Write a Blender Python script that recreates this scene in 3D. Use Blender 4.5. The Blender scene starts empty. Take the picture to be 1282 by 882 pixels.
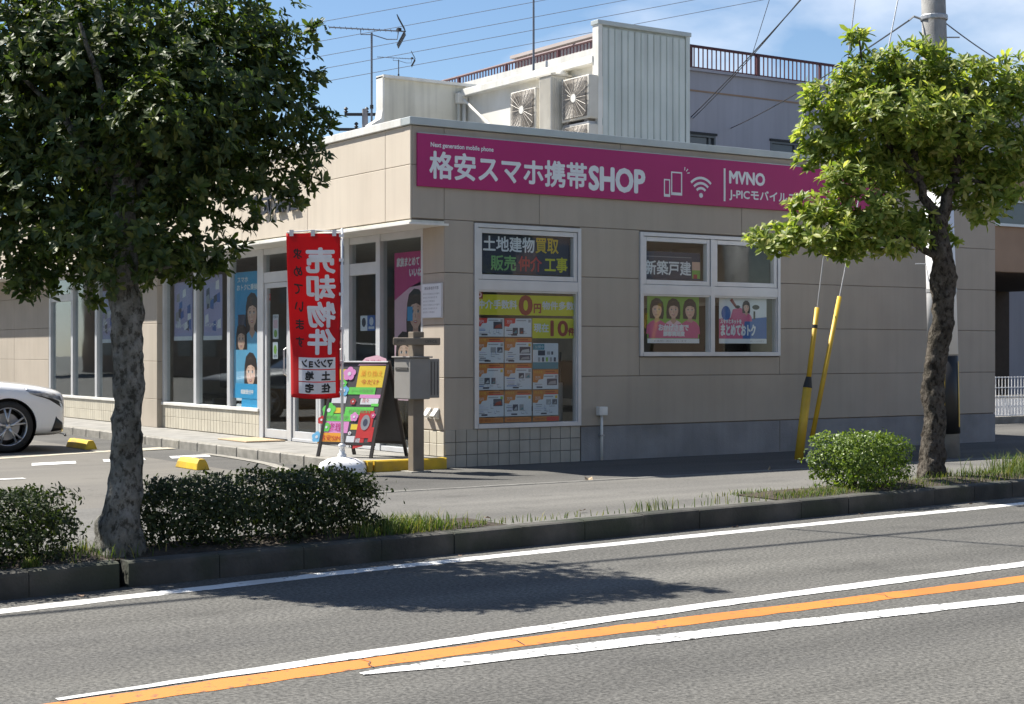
import bpy, bmesh, math, random
from mathutils import Vector, Matrix, Quaternion
R = math.radians
rnd = random.Random(7)
scene = bpy.context.scene
col = scene.collection

# ------------------------------------------------------------------ camera, sky, sun, exposure
# World axes follow the shop: +X along its side wall, +Y along its glazed front, origin at the street corner.
YAW = R(33.8); CY, SY = math.cos(YAW), math.sin(YAW)
CAM = Vector((-8.887, -14.59, 1.25))
cd = bpy.data.cameras.new('camera'); cam = bpy.data.objects.new('camera', cd); col.objects.link(cam)
cd.sensor_width = 36; cd.lens = 55.6; cd.clip_start = .1; cd.clip_end = 3000
cam.location = CAM; cam.rotation_euler = (R(90), 0, -YAW)
scene.camera = cam

SUN_EL = R(52.5); SH = Vector((.533, -.846))          # shadows run to +x -y on the ground
world = bpy.data.worlds.new('World'); scene.world = world; world.use_nodes = True
nt = world.node_tree; nt.nodes.clear()
sky = nt.nodes.new('ShaderNodeTexSky'); sky.sky_type = 'NISHITA'; sky.sun_disc = False
sky.sun_elevation = SUN_EL; sky.sun_rotation = math.atan2(-SH.x, -SH.y); sky.air_density = 1.0; sky.dust_density = .15; sky.ozone_density = 4.5
tc = nt.nodes.new('ShaderNodeTexCoord')
mp = nt.nodes.new('ShaderNodeMapping'); mp.inputs['Scale'].default_value = (1.6, 1.6, 3.6); mp.inputs['Location'].default_value = (.35, .1, .45)
cn = nt.nodes.new('ShaderNodeTexNoise'); cn.inputs['Scale'].default_value = 2.3; cn.inputs['Detail'].default_value = 7; cn.inputs['Roughness'].default_value = .5
cr = nt.nodes.new('ShaderNodeValToRGB'); cr.color_ramp.elements[0].position = .53; cr.color_ramp.elements[1].position = .80
cmx = nt.nodes.new('ShaderNodeMixRGB'); cmx.inputs[2].default_value = (9.5, 9.7, 10.2, 1)
bg = nt.nodes.new('ShaderNodeBackground'); bg.inputs[1].default_value = .064
wo = nt.nodes.new('ShaderNodeOutputWorld')
L = nt.links.new
L(tc.outputs['Generated'], mp.inputs[0]); L(mp.outputs[0], cn.inputs['Vector']); L(cn.outputs[0], cr.inputs[0])
L(cr.outputs[0], cmx.inputs[0]); L(sky.outputs[0], cmx.inputs[1]); L(cmx.outputs[0], bg.inputs[0]); L(bg.outputs[0], wo.inputs[0])

sd = bpy.data.lights.new('sun', 'SUN'); sd.energy = 5.0; sd.angle = R(.53); sd.color = (1, .95, .87)
sun = bpy.data.objects.new('sun', sd); col.objects.link(sun)
sdir = Vector((SH.x*math.cos(SUN_EL), SH.y*math.cos(SUN_EL), -math.sin(SUN_EL)))
sun.rotation_euler = sdir.to_track_quat('-Z', 'Y').to_euler()
sun.location = (-20, 20, 40)
vs = scene.view_settings; vs.view_transform = 'Standard'; vs.look = 'None'; vs.exposure = 1.12; vs.gamma = 1; vs.use_curve_mapping = False
scene.cycles.max_bounces = 8; scene.cycles.transparent_max_bounces = 16; scene.cycles.caustics_reflective = False; scene.cycles.caustics_refractive = False

def at(u, v, d):
    """point seen at photograph pixel (u, v) at depth d metres"""
    X = (u-641)/1980*d
    return Vector((CAM.x+X*CY+d*SY, CAM.y-X*SY+d*CY, CAM.z+(442-v)/1980*d))
def rel(X, Y):
    return (CAM.x+X*CY+Y*SY, CAM.y-X*SY+Y*CY)

# ------------------------------------------------------------------ materials
MATS = {}
def mat(name, c, rough=.6, c2=None, scale=6, detail=5, mixlo=.35, mixhi=.65, bump=0, bscale=None, metal=0, spec=.5, emit=0, coat=0, c3=None, s3=1.2, dist=.02, stretch=None, vary=0, streak=0):
    if name in MATS: return MATS[name]
    m = bpy.data.materials.new(name); m.use_nodes = True; n = m.node_tree.nodes; l = m.node_tree.links.new
    p = n['Principled BSDF']; p.inputs['Base Color'].default_value = (*c, 1); p.inputs['Roughness'].default_value = rough
    p.inputs['Metallic'].default_value = metal; p.inputs['Specular IOR Level'].default_value = spec; p.inputs['Coat Weight'].default_value = coat
    if emit: p.inputs['Emission Color'].default_value = (*c, 1); p.inputs['Emission Strength'].default_value = emit
    t = n.new('ShaderNodeNewGeometry'); src = t.outputs['Position']; pos0 = src
    if stretch:
        mm = n.new('ShaderNodeMapping'); mm.inputs['Scale'].default_value = stretch; l(src, mm.inputs[0]); src = mm.outputs[0]
    if c2 is None: c2 = tuple(x*.86 for x in c)
    no = n.new('ShaderNodeTexNoise'); no.inputs['Scale'].default_value = scale; no.inputs['Detail'].default_value = detail; l(src, no.inputs['Vector'])
    ra = n.new('ShaderNodeValToRGB'); ra.color_ramp.elements[0].position = mixlo; ra.color_ramp.elements[1].position = mixhi
    ra.color_ramp.elements[0].color = (*c, 1); ra.color_ramp.elements[1].color = (*c2, 1); l(no.outputs[0], ra.inputs[0]); out = ra.outputs[0]
    if c3:
        n3 = n.new('ShaderNodeTexNoise'); n3.inputs['Scale'].default_value = s3; n3.inputs['Detail'].default_value = 6; l(src, n3.inputs['Vector'])
        r3 = n.new('ShaderNodeValToRGB'); r3.color_ramp.elements[0].position = .48; r3.color_ramp.elements[1].position = .68; l(n3.outputs[0], r3.inputs[0])
        mx = n.new('ShaderNodeMixRGB'); mx.inputs[2].default_value = (*c3, 1); l(r3.outputs[0], mx.inputs[0]); l(out, mx.inputs[1]); out = mx.outputs[0]
    def mul(out, fac):
        q = n.new('ShaderNodeMixRGB'); q.blend_type = 'MULTIPLY'; q.inputs[0].default_value = 1; l(out, q.inputs[1]); l(fac, q.inputs[2]); return q.outputs[0]
    if vary:
        oi = n.new('ShaderNodeObjectInfo'); vr = n.new('ShaderNodeMapRange'); vr.inputs[3].default_value = 1-vary; vr.inputs[4].default_value = 1+vary*.6; l(oi.outputs['Random'], vr.inputs[0]); out = mul(out, vr.outputs[0])
    if streak:
        sm_ = n.new('ShaderNodeMapping'); sm_.inputs['Scale'].default_value = (9, 9, .5); l(pos0, sm_.inputs[0]); sn = n.new('ShaderNodeTexNoise'); sn.inputs['Scale'].default_value = 1; sn.inputs['Detail'].default_value = 5; l(sm_.outputs[0], sn.inputs['Vector'])
        sr = n.new('ShaderNodeMapRange'); sr.inputs[1].default_value = .45; sr.inputs[2].default_value = .75; sr.inputs[3].default_value = 1; sr.inputs[4].default_value = 1-streak; l(sn.outputs[0], sr.inputs[0]); out = mul(out, sr.outputs[0])
    l(out, p.inputs['Base Color'])
    if bump:
        nb = n.new('ShaderNodeTexNoise'); nb.inputs['Scale'].default_value = bscale or scale*8; nb.inputs['Detail'].default_value = 4; l(src, nb.inputs['Vector'])
        b = n.new('ShaderNodeBump'); b.inputs['Strength'].default_value = bump; b.inputs['Distance'].default_value = dist; l(nb.outputs[0], b.inputs['Height']); l(b.outputs[0], p.inputs['Normal'])
    MATS[name] = m; return m
def flat(name, c, rough=.5): return mat(name, c, rough, tuple(min(1, x*.93) for x in c), 3)

def glass_mat(name, tint, boost=1.0):
    m = bpy.data.materials.new(name); m.use_nodes = True; n = m.node_tree.nodes; l = m.node_tree.links.new; n.clear()
    o = n.new('ShaderNodeOutputMaterial'); tr = n.new('ShaderNodeBsdfTransparent'); tr.inputs[0].default_value = (*tint, 1)
    g = n.new('ShaderNodeBsdfGlossy'); g.inputs['Roughness'].default_value = .02; g.inputs[0].default_value = (.9, .95, 1, 1)
    t = n.new('ShaderNodeTexCoord'); no = n.new('ShaderNodeTexNoise'); no.inputs['Scale'].default_value = .8; l(t.outputs['Object'], no.inputs['Vector'])
    b = n.new('ShaderNodeBump'); b.inputs['Strength'].default_value = .03; b.inputs['Distance'].default_value = .05; l(no.outputs[0], b.inputs['Height']); l(b.outputs[0], g.inputs['Normal'])
    f = n.new('ShaderNodeLayerWeight'); f.inputs[0].default_value = .5
    pw = n.new('ShaderNodeMath'); pw.operation = 'POWER'; pw.inputs[1].default_value = 5; l(f.outputs['Facing'], pw.inputs[0])
    mu = n.new('ShaderNodeMath'); mu.operation = 'MULTIPLY_ADD'; mu.inputs[1].default_value = .95; mu.inputs[2].default_value = .05*boost; l(pw.outputs[0], mu.inputs[0])
    mx = n.new('ShaderNodeMixShader'); l(mu.outputs[0], mx.inputs[0]); l(tr.outputs[0], mx.inputs[1]); l(g.outputs[0], mx.inputs[2]); l(mx.outputs[0], o.inputs[0])
    MATS[name] = m; return m

def leaf_mat(name, stops, transl=.35, rough=.4, tcol=None):
    m = bpy.data.materials.new(name); m.use_nodes = True; n = m.node_tree.nodes; l = m.node_tree.links.new
    p = n['Principled BSDF']; p.inputs['Roughness'].default_value = rough; p.inputs['Specular IOR Level'].default_value = .45
    ge = n.new('ShaderNodeNewGeometry'); ra = n.new('ShaderNodeValToRGB'); l(ge.outputs['Random Per Island'], ra.inputs[0])
    e = ra.color_ramp.elements
    for i, (pos, c) in enumerate(stops):
        x = e[i] if i < 2 else e.new(pos)
        x.position = pos; x.color = (*c, 1)
    l(ra.outputs[0], p.inputs['Base Color'])
    tr = n.new('ShaderNodeBsdfTranslucent'); mm = n.new('ShaderNodeMixRGB'); mm.blend_type = 'MULTIPLY'; mm.inputs[0].default_value = 1
    l(ra.outputs[0], mm.inputs[1]); mm.inputs[2].default_value = (*(tcol or (1.6, 1.7, .7)), 1); l(mm.outputs[0], tr.inputs[0])
    mx = n.new('ShaderNodeMixShader'); mx.inputs[0].default_value = transl; l(p.outputs[0], mx.inputs[1]); l(tr.outputs[0], mx.inputs[2])
    l(mx.outputs[0], n['Material Output'].inputs[0]); MATS[name] = m; return m

def asphalt(name, dark, light, grain=70, patch=None, contrast=.5, bump=.35, tracks=.5):
    m = bpy.data.materials.new(name); m.use_nodes = True; n = m.node_tree.nodes; l = m.node_tree.links.new
    p = n['Principled BSDF']; p.inputs['Roughness'].default_value = .88; p.inputs['Specular IOR Level'].default_value = .3
    t = n.new('ShaderNodeTexCoord'); src = t.outputs['Object']
    a = n.new('ShaderNodeTexNoise'); a.inputs['Scale'].default_value = grain; a.inputs['Detail'].default_value = 3; a.inputs['Roughness'].default_value = .7; l(src, a.inputs['Vector'])
    ra = n.new('ShaderNodeValToRGB'); ra.color_ramp.elements[0].position = .5-.22*contrast; ra.color_ramp.elements[1].position = .5+.3*contrast
    ra.color_ramp.elements[0].color = (*dark, 1); ra.color_ramp.elements[1].color = (*light, 1); l(a.outputs[0], ra.inputs[0])
    b = n.new('ShaderNodeTexNoise'); b.inputs['Scale'].default_value = .55; b.inputs['Detail'].default_value = 7; b.inputs['Roughness'].default_value = .62
    mm = n.new('ShaderNodeMapping'); mm.inputs['Scale'].default_value = (.35, 1.5, 1); l(src, mm.inputs[0]); l(mm.outputs[0], b.inputs['Vector'])
    rb = n.new('ShaderNodeValToRGB'); rb.color_ramp.elements[0].position = .3; rb.color_ramp.elements[1].position = .7
    rb.color_ramp.elements[0].color = (.76, .76, .77, 1); rb.color_ramp.elements[1].color = (1.14, 1.13, 1.1, 1); l(b.outputs[0], rb.inputs[0])
    mx = n.new('ShaderNodeMixRGB'); mx.blend_type = 'MULTIPLY'; mx.inputs[0].default_value = 1; l(ra.outputs[0], mx.inputs[1]); l(rb.outputs[0], mx.inputs[2])
    tr = n.new('ShaderNodeTexNoise'); tr.inputs['Scale'].default_value = 1; tr.inputs['Detail'].default_value = 5; mt = n.new('ShaderNodeMapping'); mt.inputs['Scale'].default_value = (.09, 1.7, 1); mt.inputs['Rotation'].default_value = (0, 0, -.09); l(src, mt.inputs[0]); l(mt.outputs[0], tr.inputs['Vector'])
    rt = n.new('ShaderNodeMapRange'); rt.inputs[1].default_value = .35; rt.inputs[2].default_value = .66; rt.inputs[3].default_value = .80; rt.inputs[4].default_value = 1.12; l(tr.outputs[0], rt.inputs[0])
    mk = n.new('ShaderNodeMixRGB'); mk.blend_type = 'MULTIPLY'; mk.inputs[0].default_value = tracks; l(mx.outputs[0], mk.inputs[1]); l(rt.outputs[0], mk.inputs[2])
    st = n.new('ShaderNodeTexNoise'); st.inputs['Scale'].default_value = 1.9; st.inputs['Detail'].default_value = 3; l(src, st.inputs['Vector']); rs = n.new('ShaderNodeMapRange'); rs.inputs[1].default_value = .60; rs.inputs[2].default_value = .70; rs.inputs[3].default_value = 1; rs.inputs[4].default_value = .80; l(st.outputs[0], rs.inputs[0])
    mx = n.new('ShaderNodeMixRGB'); mx.blend_type = 'MULTIPLY'; mx.inputs[0].default_value = .8; l(mk.outputs[0], mx.inputs[1]); l(rs.outputs[0], mx.inputs[2])
    # fine cracks
    v = n.new('ShaderNodeTexVoronoi'); v.feature = 'DISTANCE_TO_EDGE'; v.inputs['Scale'].default_value = .42
    w = n.new('ShaderNodeTexNoise'); w.inputs['Scale'].default_value = 2.2; w.inputs['Detail'].default_value = 5; l(src, w.inputs['Vector'])
    ad = n.new('ShaderNodeMixRGB'); ad.inputs[0].default_value = .35; l(src, ad.inputs[1]); l(w.outputs['Color'], ad.inputs[2]); l(ad.outputs[0], v.inputs['Vector'])
    rc = n.new('ShaderNodeValToRGB'); rc.color_ramp.elements[0].position = .0; rc.color_ramp.elements[1].position = .004
    rc.color_ramp.elements[0].color = (.82, .82, .82, 1); rc.color_ramp.elements[1].color = (1, 1, 1, 1); l(v.outputs['Distance'], rc.inputs[0])
    m2 = n.new('ShaderNodeMixRGB'); m2.blend_type = 'MULTIPLY'; m2.inputs[0].default_value = 1; l(mx.outputs[0], m2.inputs[1]); l(rc.outputs[0], m2.inputs[2])
    l(m2.outputs[0], p.inputs['Base Color'])
    bu = n.new('ShaderNodeBump'); bu.inputs['Strength'].default_value = bump; bu.inputs['Distance'].default_value = .01; l(a.outputs[0], bu.inputs['Height']); l(bu.outputs[0], p.inputs['Normal'])
    MATS[name] = m; return m

def paint(name, c, under, wear=.5):
    """road paint with chips that show the asphalt"""
    m = mat(name, c, .65, under, 55, 4, .5+.17*(1-wear)+.07, .5+.17*(1-wear)+.10, .25, 90, dist=.004, c3=tuple(x*.8 for x in c), s3=3)
    return m

asphalt('asphalt_road', (.056, .055, .051), (.168, .164, .151), 46, contrast=.58, tracks=1, bump=.4)
asphalt('asphalt_walk', (.105, .102, .095), (.178, .173, .16), 50, contrast=.7, tracks=1)
asphalt('asphalt_apron', (.068, .067, .063), (.135, .131, .122), 50, contrast=.6, tracks=1)
asphalt('asphalt_lot', (.12, .113, .10), (.195, .184, .163), 60, contrast=.8)
mat('paint_white', (.72, .72, .70), .6, (.16, .158, .15), 19, 9, .585, .66, .2, 60, dist=.004, c3=(.55, .55, .53), s3=2.2)
mat('paint_white_worn', (.72, .72, .70), .6, (.13, .13, .125), 24, 9, .54, .63, .2, 60, dist=.004)
mat('paint_orange', (.56, .19, .032), .6, (.20, .10, .05), 21, 9, .60, .68, .2, 60, dist=.004, c3=(.46, .155, .03), s3=1.7)
mat('paint_cream', (.48, .43, .33), .7, (.36, .33, .26), 9, 5)
mat('concrete_kerb', (.085, .08, .07), .9, (.038, .037, .032), 3.2, 8, .35, .62, .5, 40, c3=(.034, .04, .025), s3=2.4, dist=.01)
mat('concrete_edge', (.30, .285, .25), .85, (.2, .19, .165), 7, 6, bump=.3)
mat('concrete_edging', (.17, .165, .15), .9, (.12, .116, .105), 7, 6, bump=.3, vary=.15)
mat('concrete_platform', (.27, .26, .24), .85, (.19, .185, .17), 5, 7, bump=.25, bscale=60)
mat('concrete_plinth', (.30, .30, .305), .85, (.235, .235, .24), 2.4, 7, bump=.2, bscale=50, c3=(.19, .19, .185), s3=1.1, streak=.10)
mat('concrete_pole', (.34, .335, .32), .85, (.25, .245, .235), 6, 7, bump=.25, bscale=70)
mat('earth', (.06, .045, .03), .95, (.03, .024, .017), 14, 7, bump=.8, bscale=40, dist=.03)
mat('far_ground', (.16, .15, .13), .95, (.1, .1, .085), .2)
mat('cladding', (.45, .395, .325), .78, (.415, .362, .296), 2.2, 7, .3, .7, .25, 140, c3=(.385, .338, .275), s3=.6, dist=.006, vary=.03, streak=.07)
mat('cladding_fascia', (.60, .53, .43), .78, (.56, .49, .395), 1.6, 6, .3, .7, .2, 140, dist=.006, vary=.04, streak=.08)
mat('joint_dark', (.20, .175, .145), .9)
mat('tile', (.42, .40, .35), .35, (.36, .345, .30), 3.5, 4, bump=.08, bscale=20, vary=.10, streak=.12)
mat('tile_cream', (.56, .52, .42), .4, (.50, .46, .37), 3, 4, vary=.07)
mat('grout', (.09, .085, .075), .9)
mat('grout_cream', (.33, .30, .24), .9)
mat('aluminium', (.62, .63, .64), .38, (.56, .57, .58), 4, metal=.25, bump=.03)
mat('coping', (.50, .54, .53), .42, (.43, .47, .465), 3, 6, metal=.15)
mat('white_metal', (.78, .77, .73), .45, (.70, .69, .64), 3, 7, c3=(.68, .66, .60), s3=2.5, streak=.15)
mat('cream_wall', (.72, .70, .61), .6, (.64, .62, .53), 2.5, 7, c3=(.62, .60, .51), s3=1.6, streak=.25)
mat('screen_metal', (.60, .65, .62), .45, (.54, .59, .56), 2.5, 6, streak=.22, vary=.04)
mat('ac_body', (.66, .63, .56), .45, (.58, .55, .48), 4, 6)
mat('ac_grille', (.46, .42, .37), .5, (.40, .365, .32), 8)
mat('ac_dark', (.26, .235, .205), .7)
mat('sign_magenta', (.44, .012, .15), .5, (.40, .010, .135), 1.2, 5)
mat('letter_white', (.80, .82, .84), .5, (.74, .76, .78), 3)
mat('letter_dark', (.035, .04, .055), .5)
mat('interior_wall', (.34, .32, .29), .8); mat('interior_floor', (.20, .19, .17), .5); mat('interior_ceiling', (.42, .41, .38), .9)
mat('interior_dark', (.05, .045, .04), .7); mat('wood_desk', (.30, .19, .10), .5, (.22, .13, .07), 7, stretch=(1, 8, 8))
mat('lamp_glow', (1, .96, .88), .5, emit=6)
glass_mat('glass_front', (.90, .93, .93), .7); glass_mat('glass_side', (.95, .97, .97), .4)
mat('far_glass', (.05, .06, .07), .12, (.07, .08, .09), 1.5, spec=.6)
def bark(name, light, mid, dark):
    m = bpy.data.materials.new(name); m.use_nodes = True; n = m.node_tree.nodes; l = m.node_tree.links.new; p = n['Principled BSDF']; p.inputs['Roughness'].default_value = .95; p.inputs['Specular IOR Level'].default_value = .2
    t = n.new('ShaderNodeTexCoord'); mm = n.new('ShaderNodeMapping'); mm.inputs['Scale'].default_value = (1, 1, .7); l(t.outputs['Object'], mm.inputs[0]); src = mm.outputs[0]
    def noise(sc, det, lo, hi, c0, c1):
        x = n.new('ShaderNodeTexNoise'); x.inputs['Scale'].default_value = sc; x.inputs['Detail'].default_value = det; x.inputs['Roughness'].default_value = .65; l(src, x.inputs['Vector'])
        r_ = n.new('ShaderNodeValToRGB'); r_.color_ramp.elements[0].position = lo; r_.color_ramp.elements[1].position = hi; r_.color_ramp.elements[0].color = (*c0, 1); r_.color_ramp.elements[1].color = (*c1, 1); l(x.outputs[0], r_.inputs[0]); return x, r_
    x1, r1 = noise(16, 6, .42, .6, mid, light); x2, r2 = noise(27, 6, .50, .60, (1,1,1), dark); x3, r3 = noise(5, 4, .4, .62, (1,1,1), (.55,.55,.52))
    m1 = n.new('ShaderNodeMixRGB'); m1.blend_type = 'MULTIPLY'; m1.inputs[0].default_value = 1; l(r1.outputs[0], m1.inputs[1]); l(r2.outputs[0], m1.inputs[2])
    m2 = n.new('ShaderNodeMixRGB'); m2.blend_type = 'MULTIPLY'; m2.inputs[0].default_value = 1; l(m1.outputs[0], m2.inputs[1]); l(r3.outputs[0], m2.inputs[2]); l(m2.outputs[0], p.inputs['Base Color'])
    b1 = n.new('ShaderNodeBump'); b1.inputs['Strength'].default_value = 1; b1.inputs['Distance'].default_value = .05; b1.invert = True; l(x2.outputs[0], b1.inputs['Height']); b2 = n.new('ShaderNodeBump'); b2.inputs['Strength'].default_value = .7; b2.inputs['Distance'].default_value = .04; l(x1.outputs[0], b2.inputs['Height']); l(b1.outputs[0], b2.inputs['Normal']); l(b2.outputs[0], p.inputs['Normal'])
    MATS[name] = m
bark('bark', (.30, .295, .265), (.20, .195, .17), (.36, .35, .33)); bark('bark_warm', (.17, .15, .125), (.105, .09, .075), (.35, .33, .31))
leaf_mat('leaf_dark', [(0, (.024, .045, .012)), (1, (.13, .145, .03)), (.45, (.042, .072, .016)), (.85, (.08, .112, .024))], .36, .55)
leaf_mat('leaf_bright', [(0, (.07, .115, .018)), (1, (.45, .43, .15)), (.35, (.165, .225, .045)), (.8, (.31, .35, .085))], .45, .5, (1.5, 1.6, .75))
leaf_mat('leaf_hedge', [(0, (.014, .026, .008)), (1, (.05, .068, .016)), (.5, (.026, .042, .011))], .25, .65)
leaf_mat('leaf_shrub', [(0, (.055, .095, .018)), (1, (.19, .25, .04)), (.5, (.11, .165, .027))], .35, .4)
leaf_mat('grass_blade', [(0, (.045, .085, .016)), (1, (.26, .23, .08)), (.5, (.09, .135, .026)), (.85, (.16, .165, .05))], .3, .7)
mat('twig', (.06, .05, .035), .9)
mat('car_white', (.80, .80, .79), .22, (.78, .78, .77), 2, coat=.8)
mat('rubber', (.018, .018, .018), .8, bump=.1); mat('rim_metal', (.55, .56, .57), .28, metal=.85); mat('car_dark', (.012, .012, .013), .35)
mat('lamp_clear', (.45, .47, .5), .12, (.2, .21, .23), 20, metal=.4)
mat('paint_yellow', (.66, .44, .02), .55, (.52, .33, .02), 7, 7, c3=(.38, .27, .06), s3=5, bump=.12)
mat('guy_yellow', (.62, .40, .03), .5, (.52, .33, .03), 6, 5)
mat('galvanised', (.42, .43, .44), .45, metal=.5); mat('black_plastic', (.015, .015, .016), .5)
mat('cable_black', (.02, .02, .022), .6); mat('cable_far', (.13, .15, .19), .7)
mat('post_brown', (.20, .165, .125), .6, (.165, .135, .10), 5, 6); mat('box_grey', (.25, .24, .225), .5, (.22, .21, .195), 4); mat('box_dark', (.055, .052, .048), .5)
leaf_mat('flag_red', [(0, (.60, .02, .025)), (1, (.60, .02, .025))], .45, .8, (1.1, 1, 1)); mat('cloth_white', (.80, .78, .78), .8); mat('ink_black', (.02, .018, .018), .7)
mat('plastic_white', (.83, .83, .83), .4, (.78, .78, .78), 3); mat('board_black', (.055, .055, .06), .6, (.07, .07, .075), 5); mat('board_frame', (.025, .02, .018), .55)
mat('render_lavender', (.42, .41, .45), .85, (.385, .375, .41), 1.2, 7, stretch=(1, 1, .35), c3=(.36, .35, .38), s3=.5, streak=.07)
mat('render_pink', (.50, .44, .41), .85, (.46, .4, .37), 1, 6); mat('rail_brown', (.085, .025, .03), .5); mat('window_dark', (.10, .11, .12), .3)
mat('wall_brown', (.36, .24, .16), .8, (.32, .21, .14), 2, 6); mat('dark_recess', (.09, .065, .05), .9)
mat('mat_beige', (.47, .36, .23), .9, (.40, .30, .19), 30, bump=.3, bscale=90)
flat('p_yellow', (.55, .54, .02)); flat('p_orange', (.50, .17, .03)); flat('p_red', (.55, .03, .03)); flat('p_brownred', (.26, .03, .015)); flat('p_white', (.74, .77, .80)); flat('p_paper', (.58, .63, .69))
flat('p_navy', (.02, .03, .06)); flat('p_teal', (.03, .20, .27)); flat('p_blue', (.03, .12, .40)); flat('p_cyan', (.04, .33, .62)); flat('p_pink', (.62, .10, .24)); flat('p_lightpink', (.78, .50, .58)); flat('p_magenta', (.52, .03, .19))
flat('p_green', (.22, .42, .06)); flat('p_skin', (.66, .42, .31)); flat('p_paper2', (.40, .44, .48)); flat('p_hair', (.026, .016, .012)); flat('p_hair2', (.075, .045, .03)); flat('p_skin2', (.52, .31, .22)); flat('p_skin3', (.74, .50, .385)); flat('p_blush', (.68, .37, .30)); flat('p_grey', (.28, .30, .33)); flat('p_ink', (.05, .06, .10)); flat('p_lav', (.36, .36, .58)); flat('p_lip', (.45, .10, .10))
flat('p_neongreen', (.14, .68, .10)); flat('p_neonyellow', (.82, .62, .05)); flat('p_neonpink', (.75, .30, .62)); flat('p_neonorange', (.85, .38, .03)); flat('p_sky', (.18, .52, .80)); flat('p_goldtext', (.60, .42, .03)); flat('p_greentext', (.20, .42, .16)); flat('p_redtext', (.42, .05, .05))

# ------------------------------------------------------------------ mesh helpers
class MB:
    def __init__(s): s.v = []; s.f = []
    def add(s, vs, fs):
        k = len(s.v); s.v += [tuple(p) for p in vs]; s.f += [tuple(i+k for i in f) for f in fs]; return s
    def box(s, x0, x1, y0, y1, z0, z1):
        return s.add([(x0,y0,z0),(x1,y0,z0),(x1,y1,z0),(x0,y1,z0),(x0,y0,z1),(x1,y0,z1),(x1,y1,z1),(x0,y1,z1)],
                     [(0,3,2,1),(4,5,6,7),(0,1,5,4),(1,2,6,5),(2,3,7,6),(3,0,4,7)])
    def hexa(s, b, t):   # 4 bottom and 4 top points
        return s.add(list(b)+list(t), [(0,3,2,1),(4,5,6,7),(0,1,5,4),(1,2,6,5),(2,3,7,6),(3,0,4,7)])
    def frame(s, o, ex, ey, n, x0, x1, y0, y1, z0, z1):
        o, ex, ey, n = map(Vector, (o, ex, ey, n))
        P = lambda x, y, z: o+ex*x+ey*y+n*z
        return s.hexa([P(x0,y0,z0),P(x1,y0,z0),P(x1,y1,z0),P(x0,y1,z0)], [P(x0,y0,z1),P(x1,y0,z1),P(x1,y1,z1),P(x0,y1,z1)])
    def tube(s, pts, rad, n=8, cap=True):
        pts = [Vector(p) for p in pts]; m = len(pts); rad = rad if isinstance(rad, (list, tuple)) else [rad]*m
        vs = []; fs = []; up = None
        for i, p in enumerate(pts):
            t = (pts[min(i+1, m-1)]-pts[max(i-1, 0)]).normalized()
            if up is None: up = Vector((0,0,1)) if abs(t.z) < .9 else Vector((1,0,0))
            a = t.cross(up).normalized(); b = a.cross(t).normalized(); up = b
            for k in range(n):
                an = 2*math.pi*k/n; vs.append(p+(a*math.cos(an)+b*math.sin(an))*rad[i])
        for i in range(m-1):
            for k in range(n): fs.append((i*n+k, i*n+(k+1)%n, (i+1)*n+(k+1)%n, (i+1)*n+k))
        if cap: fs += [tuple(range(n-1, -1, -1)), tuple(range((m-1)*n, m*n))]
        return s.add(vs, fs)
    def lathe(s, prof, o, ax, n=24):   # prof: (r, h) along axis ax
        o = Vector(o); ax = Vector(ax).normalized(); a = ax.orthogonal().normalized(); b = ax.cross(a); m = len(prof); vs = []; fs = []
        for r, h in prof:
            for k in range(n):
                t = 2*math.pi*k/n; vs.append(o+ax*h+(a*math.cos(t)+b*math.sin(t))*r)
        for i in range(m-1):
            for k in range(n): fs.append((i*n+k, i*n+(k+1)%n, (i+1)*n+(k+1)%n, (i+1)*n+k))
        return s.add(vs, fs)
    def prism(s, pts, n, d):   # planar polygon extruded along n by d
        n = Vector(n); k = len(pts); a = [Vector(p) for p in pts]; b = [p+n*d for p in a]
        return s.add(a+b, [tuple(range(k-1, -1, -1)), tuple(range(k, 2*k))]+[(i, (i+1)%k, k+(i+1)%k, k+i) for i in range(k)])
    def mesh(s, name, m=None, smooth=False):
        me = bpy.data.meshes.new(name); me.from_pydata(s.v, [], s.f)
        if m: me.materials.append(MATS[m])
        if smooth: me.polygons.foreach_set('use_smooth', [True]*len(me.polygons))
        me.update(); return me
    def build(s, name, m, parent=None, smooth=False, bevel=0, origin=None, fix=True):
        if parent is not None: inv = world_m(parent).inverted()
        elif origin is not None: inv = Matrix.Translation(-Vector(origin))
        else: inv = None
        if inv is not None: s.v = [tuple(inv @ Vector(p)) for p in s.v]
        me = s.mesh(name, m, smooth)
        if fix:
            bm = bmesh.new(); bm.from_mesh(me); bmesh.ops.recalc_face_normals(bm, faces=bm.faces); bm.to_mesh(me); bm.free()
        o = bpy.data.objects.new(name, me); col.objects.link(o)
        if parent is not None: o.parent = parent
        elif origin is not None: o.location = origin
        if bevel:
            b = o.modifiers.new('bevel', 'BEVEL'); b.width = bevel; b.segments = 2; b.limit_method = 'ANGLE'
        return o
def world_m(o):
    m = Matrix.LocRotScale(o.location, o.rotation_euler, o.scale)
    return world_m(o.parent) @ m if o.parent else m
def tag(o, label=None, cat=None, group=None, kind=None):
    if label: o['label'] = label
    if cat: o['category'] = cat
    if group: o['group'] = group
    if kind: o['kind'] = kind
    return o
def thing(name, label, cat, loc, rz=0, group=None):
    o = bpy.data.objects.new(name, None); col.objects.link(o); o.location = loc; o.rotation_euler = (0, 0, rz); o.empty_display_size = .2
    return tag(o, label, cat, group)
def piece(name, me, parent, loc):
    o = bpy.data.objects.new(name, me); col.objects.link(o); o.parent = parent; o.location = world_m(parent).inverted() @ Vector(loc); return o
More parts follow.
